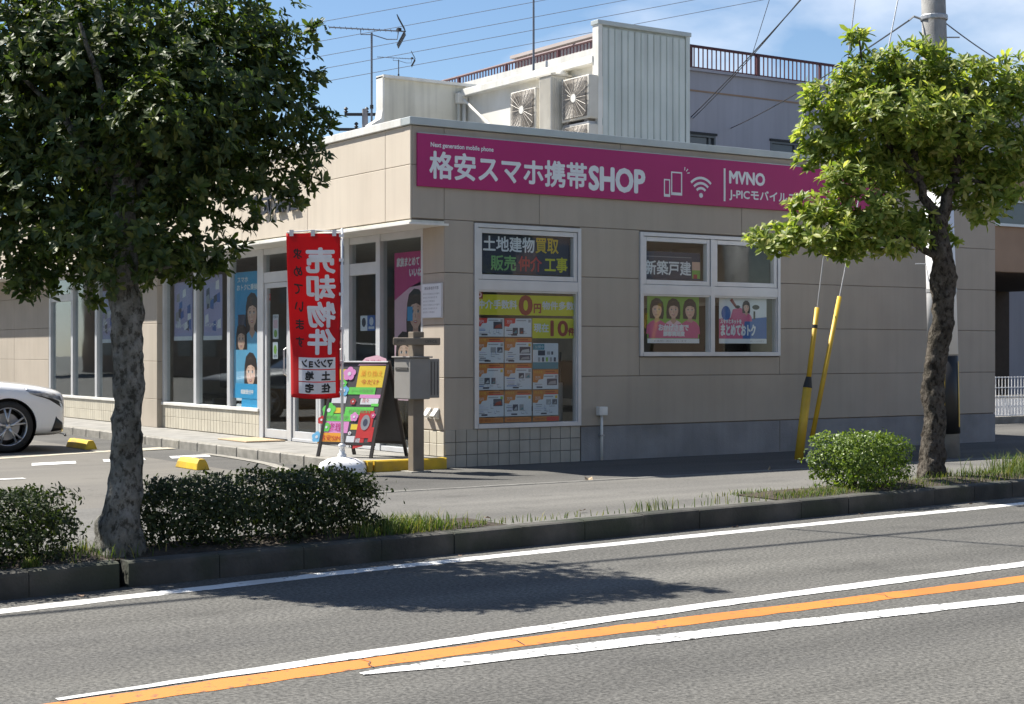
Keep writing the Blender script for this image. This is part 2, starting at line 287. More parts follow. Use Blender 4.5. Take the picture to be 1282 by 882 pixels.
def chamfer_box(w, d, h, c):
    """box w x d x h centred in x, y from 0 to d, with chamfered front (-y) edges"""
    return MB().add([(-w/2+c,0,c),(w/2-c,0,c),(w/2-c,0,h-c),(-w/2+c,0,h-c),(-w/2,c,0),(w/2,c,0),(w/2,c,h),(-w/2,c,h),(-w/2,d,0),(w/2,d,0),(w/2,d,h),(-w/2,d,h)],
                    [(0,1,2,3),(0,4,5,1),(1,5,6,2),(2,6,7,3),(3,7,4,0),(4,8,9,5),(5,9,10,6),(6,10,11,7),(7,11,8,4),(8,11,10,9)])

TX = {}
def glyphs(body):
    if body in TX: return TX[body]
    cu = bpy.data.curves.new('lettering', 'FONT'); cu.body = body; cu.size = 1; cu.resolution_u = 3
    o = bpy.data.objects.new('lettering', cu)
    me = bpy.data.meshes.new_from_object(o)
    vs = [(v.co.x, v.co.y) for v in me.vertices]; fs = [tuple(p.vertices) for p in me.polygons]
    bpy.data.objects.remove(o); bpy.data.meshes.remove(me); bpy.data.curves.remove(cu)
    x0 = min(v[0] for v in vs); y0 = min(v[1] for v in vs); x1 = max(v[0] for v in vs); y1 = max(v[1] for v in vs)
    TX[body] = ([((x-x0)/(x1-x0), (y-y0)/(y1-y0)) for x, y in vs], fs, (x1-x0)/(y1-y0)); return TX[body]

class Print:
    """flat print on a sheet: elements gathered per (name, material) and built as parts of the sheet"""
    def __init__(s, o, ex, ey, parent, warp=None):
        s.o, s.ex, s.ey = Vector(o), Vector(ex), Vector(ey); s.n = s.ex.cross(s.ey).normalized(); s.parent = parent; s.d = {}; s.warp = warp; s.step = .0006
    def mb(s, name, m): return s.d.setdefault((name, m, s.uid), MB())
    uid = 0
    def P(s, x, y, l):
        p = s.o+s.ex*x+s.ey*y+s.n*(l*s.step)
        return s.warp(p) if s.warp else p
    def poly(s, pts, m, l=1, name='print'):
        s.mb(name, m).add([s.P(x, y, l) for x, y in pts], [tuple(range(len(pts)))]); return s
    def rect(s, x0, y0, x1, y1, m, l=1, name='print'): return s.poly([(x0,y0),(x1,y0),(x1,y1),(x0,y1)], m, l, name)
    def ell(s, cx, cy, rx, ry, m, l=1, name='print', a0=0, a1=360, n=20):
        return s.poly([(cx+rx*math.cos(R(a0+(a1-a0)*k/n)), cy+ry*math.sin(R(a0+(a1-a0)*k/n))) for k in range(n+(0 if a1-a0 == 360 else 1))], m, l, name)
    def text(s, body, x0, y0, w, h, m, l=2, bold=0, name='lettering', slant=0):
        vs, fs, asp = glyphs(body)
        if w is None: w = h*asp
        offs = [(0,0)] if not bold else [(0,0)]+[(bold*math.cos(k*math.pi/4), bold*math.sin(k*math.pi/4)) for k in range(8)]
        s.tn = getattr(s, 'tn', 0)+1; old = s.uid; s.uid = ('t', s.tn)
        for i, (dx, dy) in enumerate(offs):
            s.mb(name, m).add([s.P(x0+x*w+dx+slant*y*h, y0+y*h+dy, l+i*.08) for x, y in vs], fs)
        s.uid = old; return s
    def portrait(s, cx, cy, r, top='p_white', l=2, hair='p_hair', long=1.0):
        q = .5*r*math.sin(cx*37+cy*11); tl = .12*math.sin(cx*53)
        s.poly([(cx-r*1.02,cy+r*.25),(cx-r*.8,cy+r*.85),(cx-r*.2,cy+r*1.17),(cx+r*.4,cy+r*1.1),(cx+r*.9,cy+r*.7),(cx+r*1.05,cy+r*.1),(cx+r*1.08,cy-r*.8*long),(cx+r*.95,cy-r*1.5*long),(cx+r*.3,cy-r*1.4*long),(cx-r*.4,cy-r*1.45*long),(cx-r*1.05,cy-r*1.4*long),(cx-r*1.1,cy-r*.6*long)], hair, l, 'portrait_hair')
        s.poly([(cx-r*1.6,cy-r*3.1),(cx-r*1.5,cy-r*2.1),(cx-r*1.0,cy-r*1.68),(cx-r*.42,cy-r*1.42),(cx+r*.42,cy-r*1.42),(cx+r*1.05,cy-r*1.7),(cx+r*1.5,cy-r*2.2),(cx+r*1.6,cy-r*3.1)], top, l+1, 'portrait_clothes')
        s.poly([(cx-r*.3,cy-r*.6),(cx-r*.32,cy-r*1.35),(cx-r*.5,cy-r*1.5),(cx,cy-r*1.95),(cx+r*.5,cy-r*1.5),(cx+r*.32,cy-r*1.35),(cx+r*.3,cy-r*.6)], 'p_skin2', l+2, 'portrait_neck')
        F = [(-.70,.25),(-.74,-.1),(-.70,-.5),(-.55,-.88),(-.25,-1.15),(0,-1.22),(.25,-1.15),(.55,-.88),(.70,-.5),(.74,-.1),(.70,.25),(.4,.7),(-.4,.7)]
        s.poly([(cx+r*x, cy+r*y) for x, y in F], 'p_skin', l+3, 'portrait_face')
        s.poly([(cx+r*x*.5-r*.14, cy+r*y*.55-r*.1) for x, y in F], 'p_skin3', l+3.6, 'portrait_face')
        s.poly([(cx-r*.82,cy-r*.35),(cx-r*.86,cy+r*.45),(cx-r*.3,cy+r*.98),(cx+r*.5,cy+r*.88),(cx+r*.86,cy+r*.35),(cx+r*.80,cy-r*.4),(cx+r*.64,cy+r*.12),(cx+r*.1,cy+r*.30),(cx-r*.45,cy+r*.22),(cx-r*.66,cy+r*.02)], hair, l+4, 'portrait_hair')
        s.poly([(cx-r*.5,cy+r*.62),(cx-r*.05,cy+r*.84),(cx+r*.35,cy+r*.74),(cx-r*.05,cy+r*.72)], 'p_hair2', l+4.6, 'portrait_hair')
        for d in (-1, 1):
            s.ell(cx+d*r*.31, cy-r*.20, r*.14, r*.085, 'p_white', l+5, 'portrait_eyes', n=10); s.ell(cx+d*r*.31, cy-r*.19, r*.085, r*.085, hair, l+5.4, 'portrait_eyes', n=10)
            s.poly([(cx+d*r*.14,cy-r*.11),(cx+d*r*.32,cy-r*.07),(cx+d*r*.48,cy-r*.14),(cx+d*r*.32,cy-r*.12)], hair, l+5.6, 'portrait_eyes')
            s.poly([(cx+d*r*.13,cy+r*.06),(cx+d*r*.32,cy+r*.12),(cx+d*r*.5,cy+r*.05),(cx+d*r*.32,cy+r*.085)], 'p_hair2', l+5, 'portrait_brows')
            s.ell(cx+d*r*.42, cy-r*.5, r*.16, r*.10, 'p_blush', l+4.2, 'portrait_face', n=10)
        s.poly([(cx-r*.02,cy-r*.25),(cx+r*.11,cy-r*.54),(cx-r*.08,cy-r*.56)], 'p_skin2', l+5, 'portrait_nose')
        s.poly([(cx-r*.24,cy-r*.76),(cx-r*.08,cy-r*.71),(cx,cy-r*.73),(cx+r*.08,cy-r*.71),(cx+r*.24,cy-r*.76),(cx+r*.1,cy-r*.88),(cx-r*.1,cy-r*.88)], 'p_lip', l+5, 'portrait_mouth'); s.poly([(cx-r*.15,cy-r*.765),(cx+r*.15,cy-r*.765),(cx+r*.08,cy-r*.81),(cx-r*.08,cy-r*.81)], 'p_white', l+5.5, 'portrait_mouth')
        return s
    def done(s):
        for (name, m, _), b in s.d.items(): b.build(name, m, s.parent, fix=False)

def sheet(name, label, cat, o, ex, ey, w, h, m, group=None, t=.002):
    """a thin paper or board lying in the plane (ex, ey), origin at its lower left corner; returns its Print"""
    o, ex, ey = Vector(o), Vector(ex), Vector(ey); n = ex.cross(ey).normalized()
    base = o+ex*w/2
    T = thing(name, label, cat, base, 0, group)
    MB().frame(o, ex, ey, n, 0, w, 0, h, -t, 0).build('sheet' if t < .01 else 'board', m, T)
    return Print(o, ex, ey, T)
SX, SZ, FX = (1,0,0), (0,0,1), (0,-1,0)

# ------------------------------------------------------------------ the ground, road and pavements
ROADZ = -.13
KERB = [(-60,-10.6),(-20,-7.0),(-9,-5.98),(-6.15,-5.70),(-3.5,-5.42),(-.76,-5.14),(3.3,-4.78),(8,-4.36),(20,-3.3),(90,3)]
def lerp_path(P, x):
    for (x0,y0),(x1,y1) in zip(P, P[1:]):
        if x0 <= x <= x1: return y0+(y1-y0)*(x-x0)/(x1-x0)
    return P[0][1] if x < P[0][0] else P[-1][1]
def smooth_path(P, x, w=.9):
    return sum(lerp_path(P, x+d*w) for d in (-1,-.5,0,.5,1))/5
kerb_y = lambda x: smooth_path(KERB, x)
def struct(o): o['kind'] = 'structure'; return o
def sheet_poly(name, m, pts, z, parent=None):
    return MB().add([(x,y,z) for x,y in pts], [tuple(range(len(pts)))]).build(name, m, parent, fix=False)
def xs(a, b, st): 
    n = max(1, int(round((b-a)/st))); return [a+(b-a)*i/n for i in range(n+1)]
struct(sheet_poly('ground', 'far_ground', [(-600,-600),(600,-600),(600,600),(-600,600)], -.30))
X = xs(-60, 90, 1.5)
b = MB(); k = len(X)
b.add([(x,-16.5,ROADZ) for x in X]+[(x,kerb_y(x)+.05,ROADZ) for x in X], [(i,i+1,k+i+1,k+i) for i in range(k-1)])
road = struct(b.build('road', 'asphalt_road', fix=False))
b = MB(); b.add([(x,-60,ROADZ+.14) for x in X]+[(x,-16.5,ROADZ+.14) for x in X], [(i,i+1,k+i+1,k+i) for i in range(k-1)])
b.add([(x,-16.5,ROADZ+.14) for x in X]+[(x,-16.5,ROADZ-.05) for x in X], [(i,k+i,k+i+1,i+1) for i in range(k-1)])
struct(b.build('far_pavement', 'asphalt_walk', fix=False))
# pavement between the kerb and the private apron
JO = lambda x: -2.24-.02*x if x > -2.2 else -2.2
b = MB(); b.add([(x,kerb_y(x)+.14,0.004) for x in X]+[(x,-2.25,.004) for x in X], [(i,i+1,k+i+1,k+i) for i in range(k-1)])
walk = struct(b.build('sidewalk', 'asphalt_walk', fix=False))
struct(sheet_poly('shop_apron', 'asphalt_apron', [(-2.05,-2.25),(30,-2.25),(30,20),(-2.05,20)], 0))
struct(sheet_poly('parking_lot', 'asphalt_lot', [(-60,-2.25),(-2.05,-2.25),(-2.05,60),(-60,60)], 0))
# edging strip of the pavement: single blocks
edge = MB().box(-2.2, 20, -2.31, -2.255, -.05, .003).build('pavement_edging', 'concrete_edging'); struct(edge)
bm_ = chamfer_box(.594, .10, .055, .006).mesh('edging_block', 'concrete_edging')
for i in range(26):
    o = piece('edging_block', bm_, edge, (-1.9+i*.6, -2.345, -.045+rnd.uniform(-.001,.002)))

def ribbon(name, m, path, width, z, parent, x0, x1, st=.13, taper=None, wob=.009):
    b = MB(); vs = []; X = xs(x0, x1, st); 
    for i, x in enumerate(X):
        y = smooth_path(path, x, .6); w = width if not taper else width*taper(x)
        vs += [(x, y-w/2+rnd.uniform(-wob,wob), z), (x, y+w/2+rnd.uniform(-wob,wob), z)]
    b.add(vs, [(2*i,2*i+2,2*i+3,2*i+1) for i in range(len(X)-1)])
    return b.build(name, m, parent, fix=False)
EDGE = [(-60,-11.5),(-20,-7.55),(-9,-6.42),(-6.39,-6.08),(-5.4,-5.94),(-4.18,-5.77),(-2.48,-5.60),(-.9,-5.47),(2.71,-5.24),(8,-4.84),(20,-3.8),(90,2.5)]
ribbon('edge_line', 'paint_white', EDGE, .15, ROADZ+.002, road, -40, 60)
ORG = [(-40,-11.5),(-9,-8.68),(-6.33,-8.47),(-5.61,-8.41),(-4.75,-8.36),(-3.4,-8.35),(-1.1,-8.34),(3,-8.22),(60,-6)]
ribbon('orange_centre_line', 'paint_orange', ORG, .185, ROADZ+.002, road, -30, 50)
WU = [(-8,-8.5),(-6.46,-8.33),(-5.52,-8.24),(-4.4,-8.13),(-3.37,-8.04),(-.58,-7.91),(3,-7.75),(60,-5)]
ribbon('white_centre_line', 'paint_white', WU, .14, ROADZ+.0045, road, -6.9, 50, taper=lambda x: min(1, .25+max(0, x+6.9)*.55))
WL = [(-6,-8.60),(-5.56,-8.60),(-3.86,-8.68),(-1.64,-8.83),(3,-9.16),(60,-13)]
ribbon('white_centre_line', 'paint_white_worn', WL, .17, ROADZ+.0045, road, -5.66, 50, taper=lambda x: min(1, .3+max(0, x+5.66)*1.6))
# a sealed crack and thin joints across the centre lines
for x, y in ((-4.72,-8.35),(-2.2,-8.34),(-5.55,-8.42),(-3.05,-8.65)):
    b = MB(); p = [(x+rnd.uniform(-.03,.03)+t*.05, y-.1+t*.2) for t in (0,.3,.6,1)]
    b.add([(a-.003,c,ROADZ+.0065) for a,c in p]+[(a+.003,c,ROADZ+.0065) for a,c in p], [(i,i+1,5+i,4+i) for i in range(3)]).build('crack', 'asphalt_road', road, fix=False)

# kerb of single stones
kerb = MB()
XX = xs(-60, 90, 1.5)
for i in range(len(XX)-1):
    a, c = XX[i], XX[i+1]
    if c > -9.1 and a < 12: continue
    kerb.hexa([(a,kerb_y(a),-.28),(c,kerb_y(c),-.28),(c,kerb_y(c)+.15,-.28),(a,kerb_y(a)+.15,-.28)], [(a,kerb_y(a)+.02,.02),(c,kerb_y(c)+.02,.02),(c,kerb_y(c)+.15,.02),(a,kerb_y(a)+.15,.02)])
kerb = struct(kerb.build('kerb', 'concrete_kerb'))
a = -9.2
while a < 12.2:
    c = a+.6; g = .0025
    gap = .05 if abs(a+6.2) < .3 else 0
    p0 = Vector((a+g,kerb_y(a),0)); p1 = Vector((c-g-gap,kerb_y(c),0)); j = rnd.uniform(-.004,.004); dz = rnd.uniform(-.004,.003); r = .026
    prof = [(0,-.28),(.004,.02-r),(.008,.02-r*.35),(.03,.02),(.15,.02),(.15,-.28)]
    b = MB(); n = len(prof)
    b.add([(p0.x,p0.y+y+j,z+dz) for y,z in prof]+[(p1.x,p1.y+y+j,z+dz) for y,z in prof], [tuple(range(n)), tuple(range(2*n-1,n-1,-1))]+[(i,n+i,n+(i+1)%n,(i+1)%n) for i in range(n)])
    b.build('kerbstone', 'concrete_kerb', kerb)
    a = c

# planting strips
def strip(x0, x1, w):
    X = xs(x0, x1, .18); b = MB(); vs = []
    rows = 6
    for x in X:
        for r in range(rows):
            t = r/(rows-1); y = kerb_y(x)+.15+t*w
            end = min(1, (x-x0)/.3, (x1-x)/.3)
            vs.append((x, y, .012+.028*math.sin(math.pi*t)*end+rnd.uniform(0,.012)*end))
    b.add(vs, [(i*rows+r,(i+1)*rows+r,(i+1)*rows+r+1,i*rows+r+1) for i in range(len(X)-1) for r in range(rows-1)])
    return struct(b.build('planting_strip', 'earth', fix=False, smooth=True))
strip(-9.0, -2.6, .62); strip(.35, 9.5, .62)

# the raised entrance platform with painted end kerb
plat = struct(MB().box(-1.0, 0, 0.0, 18, -.1, .11).build('entrance_platform', 'concrete_platform'))
km = {}
def kerb_block(L, m, along):
    key = (round(L,2), m, along)
    if key not in km:
        b = chamfer_box(L-.008, .12, .214, .012)
        if along == 'y': b.v = [(y, x, z) for x, y, z in b.v]
        o = b.mesh('kerb_block', m); km[key] = o
    return km[key]
for x, L_ in ((-.965,.07),(-.66,.52),(-.21,.36)):
    piece('painted_kerb_block', kerb_block(L_, 'paint_yellow', 'x'), plat, (x, -.122, -.098))
for i in range(29):
    piece('platform_kerb_block', kerb_block(.6, 'concrete_edge', 'y'), plat, (-1.122, .22+i*.6, -.1))

# parking lot marks: stall line with white dashes, cream gutter, tactile strip and a curved cream edge
for i in range(4):
    x = -3.62+i*.86
    sheet_poly('stall_dash', 'paint_white', [(x,2.74+.13*i),(x+.52,2.81+.13*i),(x+.64,3.20+.13*i),(x+.12,3.13+.13*i)], .005, None).update_tag()
marks = [o for o in col.objects if o.name.startswith('stall_dash')]
lot = bpy.data.objects['parking_lot']
for o in marks: o.parent = lot
sheet_poly('cream_stall_line', 'paint_cream', [(-6.5,2.9),(-1.2,5.0),(-1.2,5.2),(-6.5,3.12)], .004, lot)
sheet_poly('tactile_strip', 'paint_cream', [(-1.9,4.5),(-1.16,4.72),(-1.16,5.02),(-1.9,4.8)], .009, lot)
sheet_poly('stall_line', 'paint_white', [(-6.5,1.0),(-4.2,1.0),(-4.2,1.12),(-6.5,1.12)], .005, lot)
b = MB(); arc = [(-1.30,3.6),(-1.30,2.9),(-1.34,2.2),(-1.42,1.5),(-1.58,.8),(-1.85,.15),(-2.2,-.5)]
b.add([(x,y,.008) for x,y in arc]+[(x+.13,y+.02,.008) for x,y in arc], [(i,7+i,8+i,1+i) for i in range(6)]).build('cream_edge_line', 'concrete_edge', lot, fix=False)
# wheel stops
def wheel_stop(p, label, hl=.30):
    T = thing('wheel_stop', label, 'wheel stop', (*p, 0), 0, 'yellow wheel stops in the parking lot')
    prof = [(-.075,0.001),(-.06,.07),(-.03,.115),(.035,.115),(.062,.07),(.078,.001)]; n = 6; b = MB()
    b.add([(p[0]+x,p[1]-hl+(.03 if z > .05 else 0),z) for x,z in prof]+[(p[0]+x,p[1]+hl-(.03 if z > .05 else 0),z) for x,z in prof], [tuple(range(n)), tuple(range(2*n-1,n-1,-1))]+[(i,n+i,n+(i+1)%n,(i+1)%n) for i in range(n)])
    b.build('block', 'paint_yellow', T, bevel=.008)
    for s in (-1, 1):
        MB().lathe([(.0,.117),(.016,.117),(.016,.1)], (p[0]+.0, p[1]+s*.18, 0), (0,0,1), 10).build('bolt', 'galvanised', T)
wheel_stop((-2.10, 5.62), 'yellow wheel stop in front of the white car', .40)
wheel_stop((-2.30, 1.42), 'yellow wheel stop in the empty stall beside the striped line')

# ------------------------------------------------------------------ the shop
shop = thing('shop_building', 'beige single storey corner shop with magenta sign and glazed front', 'building', (0, 0, 0))
Z0, ZTOP = 0.0, 3.70
D = .10                                              # thickness of wall cladding zone
# backing walls (behind the cladding) with window openings
def wall_with_holes(b, axis, a0, a1, z0, z1, p0, p1, holes):
    """vertical wall slab; axis 'x': runs along x at y p0..p1; axis 'y': runs along y at x p0..p1"""
    cs = sorted(set([a0, a1]+[h for H in holes for h in H[:2]])); 
    for c0, c1 in zip(cs, cs[1:]):
        hz = sorted([(H[2], H[3]) for H in holes if H[0] <= c0+1e-6 and H[1] >= c1-1e-6]); z = z0
        for q0, q1 in hz+[(z1, z1)]:
            if q0-z > 1e-3:
                if axis == 'x': b.box(c0, c1, p0, p1, z, q0)
                else: b.box(p0, p1, c0, c1, z, q0)
            z = q1
W1 = (.38, 1.82, .41, 2.66); W2 = (2.68, 4.91, 1.20, 2.66)
b = MB(); wall_with_holes(b, 'x', .02, 8.98, -.1, 3.66, .018, .14, [W1, W2]); b.build('side_wall', 'joint_dark', shop)
# cladding courses along the side wall, one panel a piece, cut around the windows
courses = [.40, .97, 1.545, 2.11, 2.68, 3.25, 3.67]
g = .0026
def panel(x0, x1, z0, z1, y=0.0, m='cladding', name='cladding_panel'):
    w = x1-x0-2*g; h = z1-z0-2*g
    if w < .03 or h < .02: return
    bb = chamfer_box(w, .016, h, .004); o = piece(name, bb.mesh(name, m), shop, ((x0+x1)/2, y, z0+g)); return o
cuts = {0:[0,.38,1.82,9.0], 1:[0,.38,1.82,4.91,7.62,9.0], 2:[0,.38,1.82,2.68,4.91,7.62,9.0], 3:[0,.38,1.82,2.68,4.91,7.62,9.0], 4:[0,1.25,4.28,7.31,9.0], 5:[0,2.4,5.43,8.46,9.0]}
for i in range(6):
    z0, z1 = courses[i], courses[i+1]; cs = cuts[i]
    for x0, x1 in zip(cs, cs[1:]):
        zz0, zz1 = z0, z1
        if abs(x0-.38) < .01 and x1 == 1.82 and i < 4: continue
        if abs(x0-2.68) < .01 and i in (2, 3): continue
        if i == 1 and x0 == 1.82:                      # course under the second window
            panel(1.82, 2.68, z0, z1); panel(2.68, 4.91, z0, 1.19); continue
        panel(x0, x1, zz0, zz1)
# little fillers round the window heads are covered by the frames
MB().box(1.835, 9.0, .004, .03, -.1, .392).build('concrete_plinth', 'concrete_plinth', shop)
for x in (4.92, 7.6): MB().box(x-.004, x+.004, .0015, .006, .01, .39).build('plinth_joint', 'joint_dark', shop)
# tiled plinth of the corner
MB().box(0.02, 1.815, .010, .03, -.1, .405).build('tile_bed', 'grout', shop)
tm = chamfer_box(.1335, .012, .1335, .0035).mesh('tile', 'tile')
for i in range(13):
    for j in range(3): piece('tile', tm, shop, (.075+i*.1395, -.002+rnd.uniform(-.0008,.0008), -.005+j*.1385))
tm2 = MB(); tm2.v = [(y, x, z) for x, y, z in chamfer_box(.145, .012, .1335, .0035).v]; tm2.f = chamfer_box(.145, .012, .1335, .0035).f
tm2 = tm2.mesh('tile', 'tile_cream')
# corner pillar (front face at x = 0) with cladding and tiles
MB().box(.016, .30, .018, .46, -.1, 2.66).build('corner_pillar', 'joint_dark', shop)
def panel_f(y0, y1, z0, z1, x=0.0, m='cladding', name='cladding_panel'):
    w = y1-y0-2*g; h = z1-z0-2*g; c = chamfer_box(w, .016, h, .004); c.v = [(yy, xx, zz) for xx, yy, zz in c.v]
    piece(name, c.mesh(name, m), shop, (x, (y0+y1)/2, z0+g))
for z0, z1 in zip([.40,.97,1.545,2.11], [.97,1.545,2.11,2.648]): panel_f(0.0, .46, z0, z1)
MB().box(.009, .03, .012, .46, .1, .405).build('tile_bed', 'grout_cream', shop)
for i in range(3):
    for j in range(2): piece('tile', tm2, shop, (-.003, .078+i*.1525, .117+j*.1385))
# fascia: front face at x=-.42 with panels, soffit, and coping
MB().box(-.402, .02, .02, 18, 2.66, 3.66).build('fascia_core', 'joint_dark', shop)
fy = [0, .55, 2.44, 4.33, 6.22, 8.11, 10.0, 11.9, 13.8, 15.7, 17.6]
for y0, y1 in zip(fy, fy[1:]):
    panel_f(y0, y1, 2.67, 3.25, -.42, 'cladding_fascia'); panel_f(y0, y1, 3.25, 3.67, -.42, 'cladding_fascia')
# fascia return on the side wall, flush with it
for z0, z1 in ((2.68, 3.25), (3.25, 3.67)): panel(-.402, 0, z0, z1)
MB().box(-.42, .0, .0, 18, 2.635, 2.66).build('soffit', 'cream_wall', shop)
MB().box(-.447, .045, -.02, 18, 2.612, 2.636).build('soffit_trim', 'white_metal', shop)
MB().box(-.445, 9.03, -.035, .16, 3.672, 3.755).build('coping', 'coping', shop, bevel=.006)
MB().box(-.447, -.22, .16, 18, 3.672, 3.757).build('coping', 'white_metal', shop, bevel=.006)
MB().box(8.87, 9.03, .16, 18, 3.672, 3.753).build('coping', 'coping', shop)
MB().box(8.9, 9.0, .14, 18, -.1, 3.67).build('rear_wall', 'cladding', shop)
MB().box(-.38, 8.9, .14, 18, 3.30, 3.40).build('roof_slab', 'concrete_plinth', shop)
MB().box(.02, 9, 17.9, 18, -.1, 3.66).build('end_wall', 'cladding', shop)
# interior
MB().box(.12, 8.9, .14, 17.9, .0, .115).build('interior_floor', 'interior_floor', shop)
MB().box(.12, 8.9, .14, 17.9, 2.72, 2.76).build('interior_ceiling', 'interior_ceiling', shop)
MB().box(5.6, 5.7, .14, 17.9, .115, 2.72).build('partition', 'interior_wall', shop)
MB().box(.14, 5.6, 10.2, 10.3, .115, 2.72).build('partition', 'interior_wall', shop)

# windows of the side wall: outer frame, mullion, transom, sashes and panes
def win_side(W, mull, tran, label):
    x0, x1, z0, z1 = W
    b = MB(); fw = .045
    b.box(x0, x0+fw, -.022, .09, z0, z1).box(x1-fw, x1, -.022, .09, z0, z1).box(x0+fw, x1-fw, -.022, .09, z1-fw, z1).box(x0+fw, x1-fw, -.03, .09, z0, z0+.05)
    wn = b.build('window', 'aluminium', shop, bevel=.003)
    cols = [x0+fw]+[m for m in mull]+[x1-fw]
    MB().box(x0+fw, x1-fw, -.019, .085, tran[0], tran[1]).build('transom', 'aluminium', wn, bevel=.003)
    for m in mull: MB().box(m-.03, m+.03, -.0205, .085, z0+.05, z1-fw).build('mullion', 'aluminium', wn, bevel=.003)
    for i, (a, c) in enumerate(zip(cols, cols[1:])):
        a += .03 if i else 0; c -= .03 if i < len(cols)-2 else 0
        s = .055; za, zb = tran[1]+.004, z1-fw-.004                   # top-hung sash
        MB().box(a+.004, a+s, -.008, .06, za, zb).box(c-s, c-.004, -.008, .06, za, zb).box(a+s, c-s, -.008, .06, zb-s, zb).box(a+s, c-s, -.008, .06, za, za+s).build('sash', 'aluminium', wn, bevel=.004)
        MB().box(a+s-.005, c-s+.005, .028, .034, za+s-.005, zb-s+.005).build('pane', 'glass_side', wn)
        MB().box(a, c, .028, .034, z0+.05, tran[0]).build('pane', 'glass_side', wn)
        MB().box(a, a+.018, -.004, .05, z0+.05, tran[0]).box(c-.018, c, -.004, .05, z0+.05, tran[0]).box(a+.018, c-.018, -.004, .05, tran[0]-.018, tran[0]).build('glazing_bead', 'aluminium', wn)
    return wn
win_side(W1, [], (1.93, 2.045), ''); win_side(W2, [3.795], (1.93, 2.045), '')

# glazed front: posts, transoms, doors, panes; x from -.0 to .1
def post(y0, y1, z0, z1, x0=.0, x1=.1, name='mullion', m='aluminium', par=shop): return MB().box(x0, x1, y0, y1, z0, z1).build(name, m, par, bevel=.004)
for y0, y1 in ((.46,.50),(1.43,1.53),(2.19,2.31),(3.76,3.86),(4.60,4.72)):
    post(y0, y1, .11, 2.612)
for y0, y1 in ((4.722,4.78),(5.67,5.77),(6.86,6.96),(8.10,8.168)): post(y0, y1, .50, 2.612)
for y0, y1, z0, z1 in ((.50,8.10,2.53,2.611),(1.53,2.19,2.16,2.30),(2.31,3.76,2.16,2.30),(3.86,4.60,2.16,2.30),(.50,1.43,.112,.17),(1.53,2.19,.112,.15),(2.31,3.76,.112,.15)):
    post(y0, y1, z0, z1, .01, .09, 'transom')
def pane(y0, y1, z0, z1, x=.05): return MB().box(x-.003, x+.003, y0-.004, y1+.004, z0-.004, z1+.004).build('pane', 'glass_front', shop)
pane(.50,1.43,.17,2.53); pane(1.53,2.19,2.30,2.53); pane(2.31,3.76,2.30,2.53); pane(3.86,4.60,2.30,2.53); pane(1.53,2.19,.15,2.16)
for y0, y1 in ((4.76,5.67),(5.77,6.86),(6.96,8.10)): pane(y0, y1, .50, 2.53)
# doors
def door(y0, y1):
    d = MB(); s = .06
    d.box(.02,.075,y0,y0+s,.125,2.155).box(.02,.075,y1-s,y1,.125,2.155).box(.02,.075,y0+s,y1-s,2.09,2.155).box(.02,.075,y0+s,y1-s,.125,.24)
    o = d.build('door', 'aluminium', shop, bevel=.003)
    MB().box(.045,.051,y0+s-.004,y1-s+.004,.236,2.094).build('door_pane', 'glass_front', o)
    MB().tube([(.005,y0+.03,.95),(-.03,y0+.03,.97),(-.03,y0+.03,1.28),(.005,y0+.03,1.30)], .011, 8).build('door_handle', 'rim_metal', o)
door(3.87, 4.59); door(2.32, 3.03); door(3.04, 3.75)
# sill and tile base below the windows
MB().box(-.02, .12, 4.72, 8.17, .455, .50).build('sill', 'white_metal', shop, bevel=.005)
MB().box(.012, .12, 4.72, 8.17, .105, .456).build('tile_bed', 'grout_cream', shop)
ft = chamfer_box(.1005, .012, .163, .003); ft.v = [(y, x, z) for x, y, z in ft.v]; ft = ft.mesh('tile', 'tile_cream')
for i in range(32):
    for j in range(2): piece('tile', ft, shop, (-.0, 4.78+i*.1075, .119+j*.168))
# second pillar, wall and the windows behind the tree
MB().box(-.066, .14, 8.19, 8.78, .0, 2.63).build('pillar_core', 'joint_dark', shop)
for z0, z1 in zip([.11,.54,1.11,1.68,2.25], [.54,1.11,1.68,2.25,2.63]): panel_f(8.17, 8.80, z0, z1, -.082)
def panel_n(x0, x1, y, z0, z1):
    w = x1-x0-2*g; h = z1-z0-2*g; piece('cladding_panel', chamfer_box(w, .016, h, .004).mesh('cladding_panel', 'cladding'), shop, ((x0+x1)/2, y, z0+g))
for z0, z1 in zip([.11,.54,1.11,1.68,2.25], [.54,1.11,1.68,2.25,2.63]): panel_n(-.082, .02, 8.172, z0, z1)
b = MB(); wall_with_holes(b, 'y', 8.80, 17.9, .0, 2.63, .018, .13, [(10.0, 13.62, .50, 2.60)]); b.build('front_wall', 'joint_dark', shop)
for y0, y1 in ((8.80, 9.99),(13.64, 15.75),(15.75,17.9)):
    for z0, z1 in zip([.11,.54,1.11,1.68,2.25], [.54,1.11,1.68,2.25,2.61]): panel_f(y0, y1, z0, z1)
for y0, y1 in ((10.0,10.08),(11.09,11.19),(12.32,12.42),(13.54,13.63)): post(y0, y1, .50, 2.60)
post(10.08, 13.54, 2.52, 2.60, .01, .09, 'transom'); post(12.42, 13.54, 2.14, 2.26, .01, .09, 'transom')
pane(10.08,11.09,.50,2.52); pane(11.19,12.32,.50,2.52); pane(12.42,13.54,.50,2.14); pane(12.42,13.54,2.26,2.52)
MB().box(-.02, .12, 10.0, 13.63, .455, .50).build('sill', 'white_metal', shop, bevel=.005)
MB().box(.012, .12, 10.0, 13.63, .105, .456).build('tile_bed', 'grout_cream', shop)
for i in range(33):
    for j in range(2): piece('tile', ft, shop, (-.0, 10.06+i*.1075, .119+j*.168))
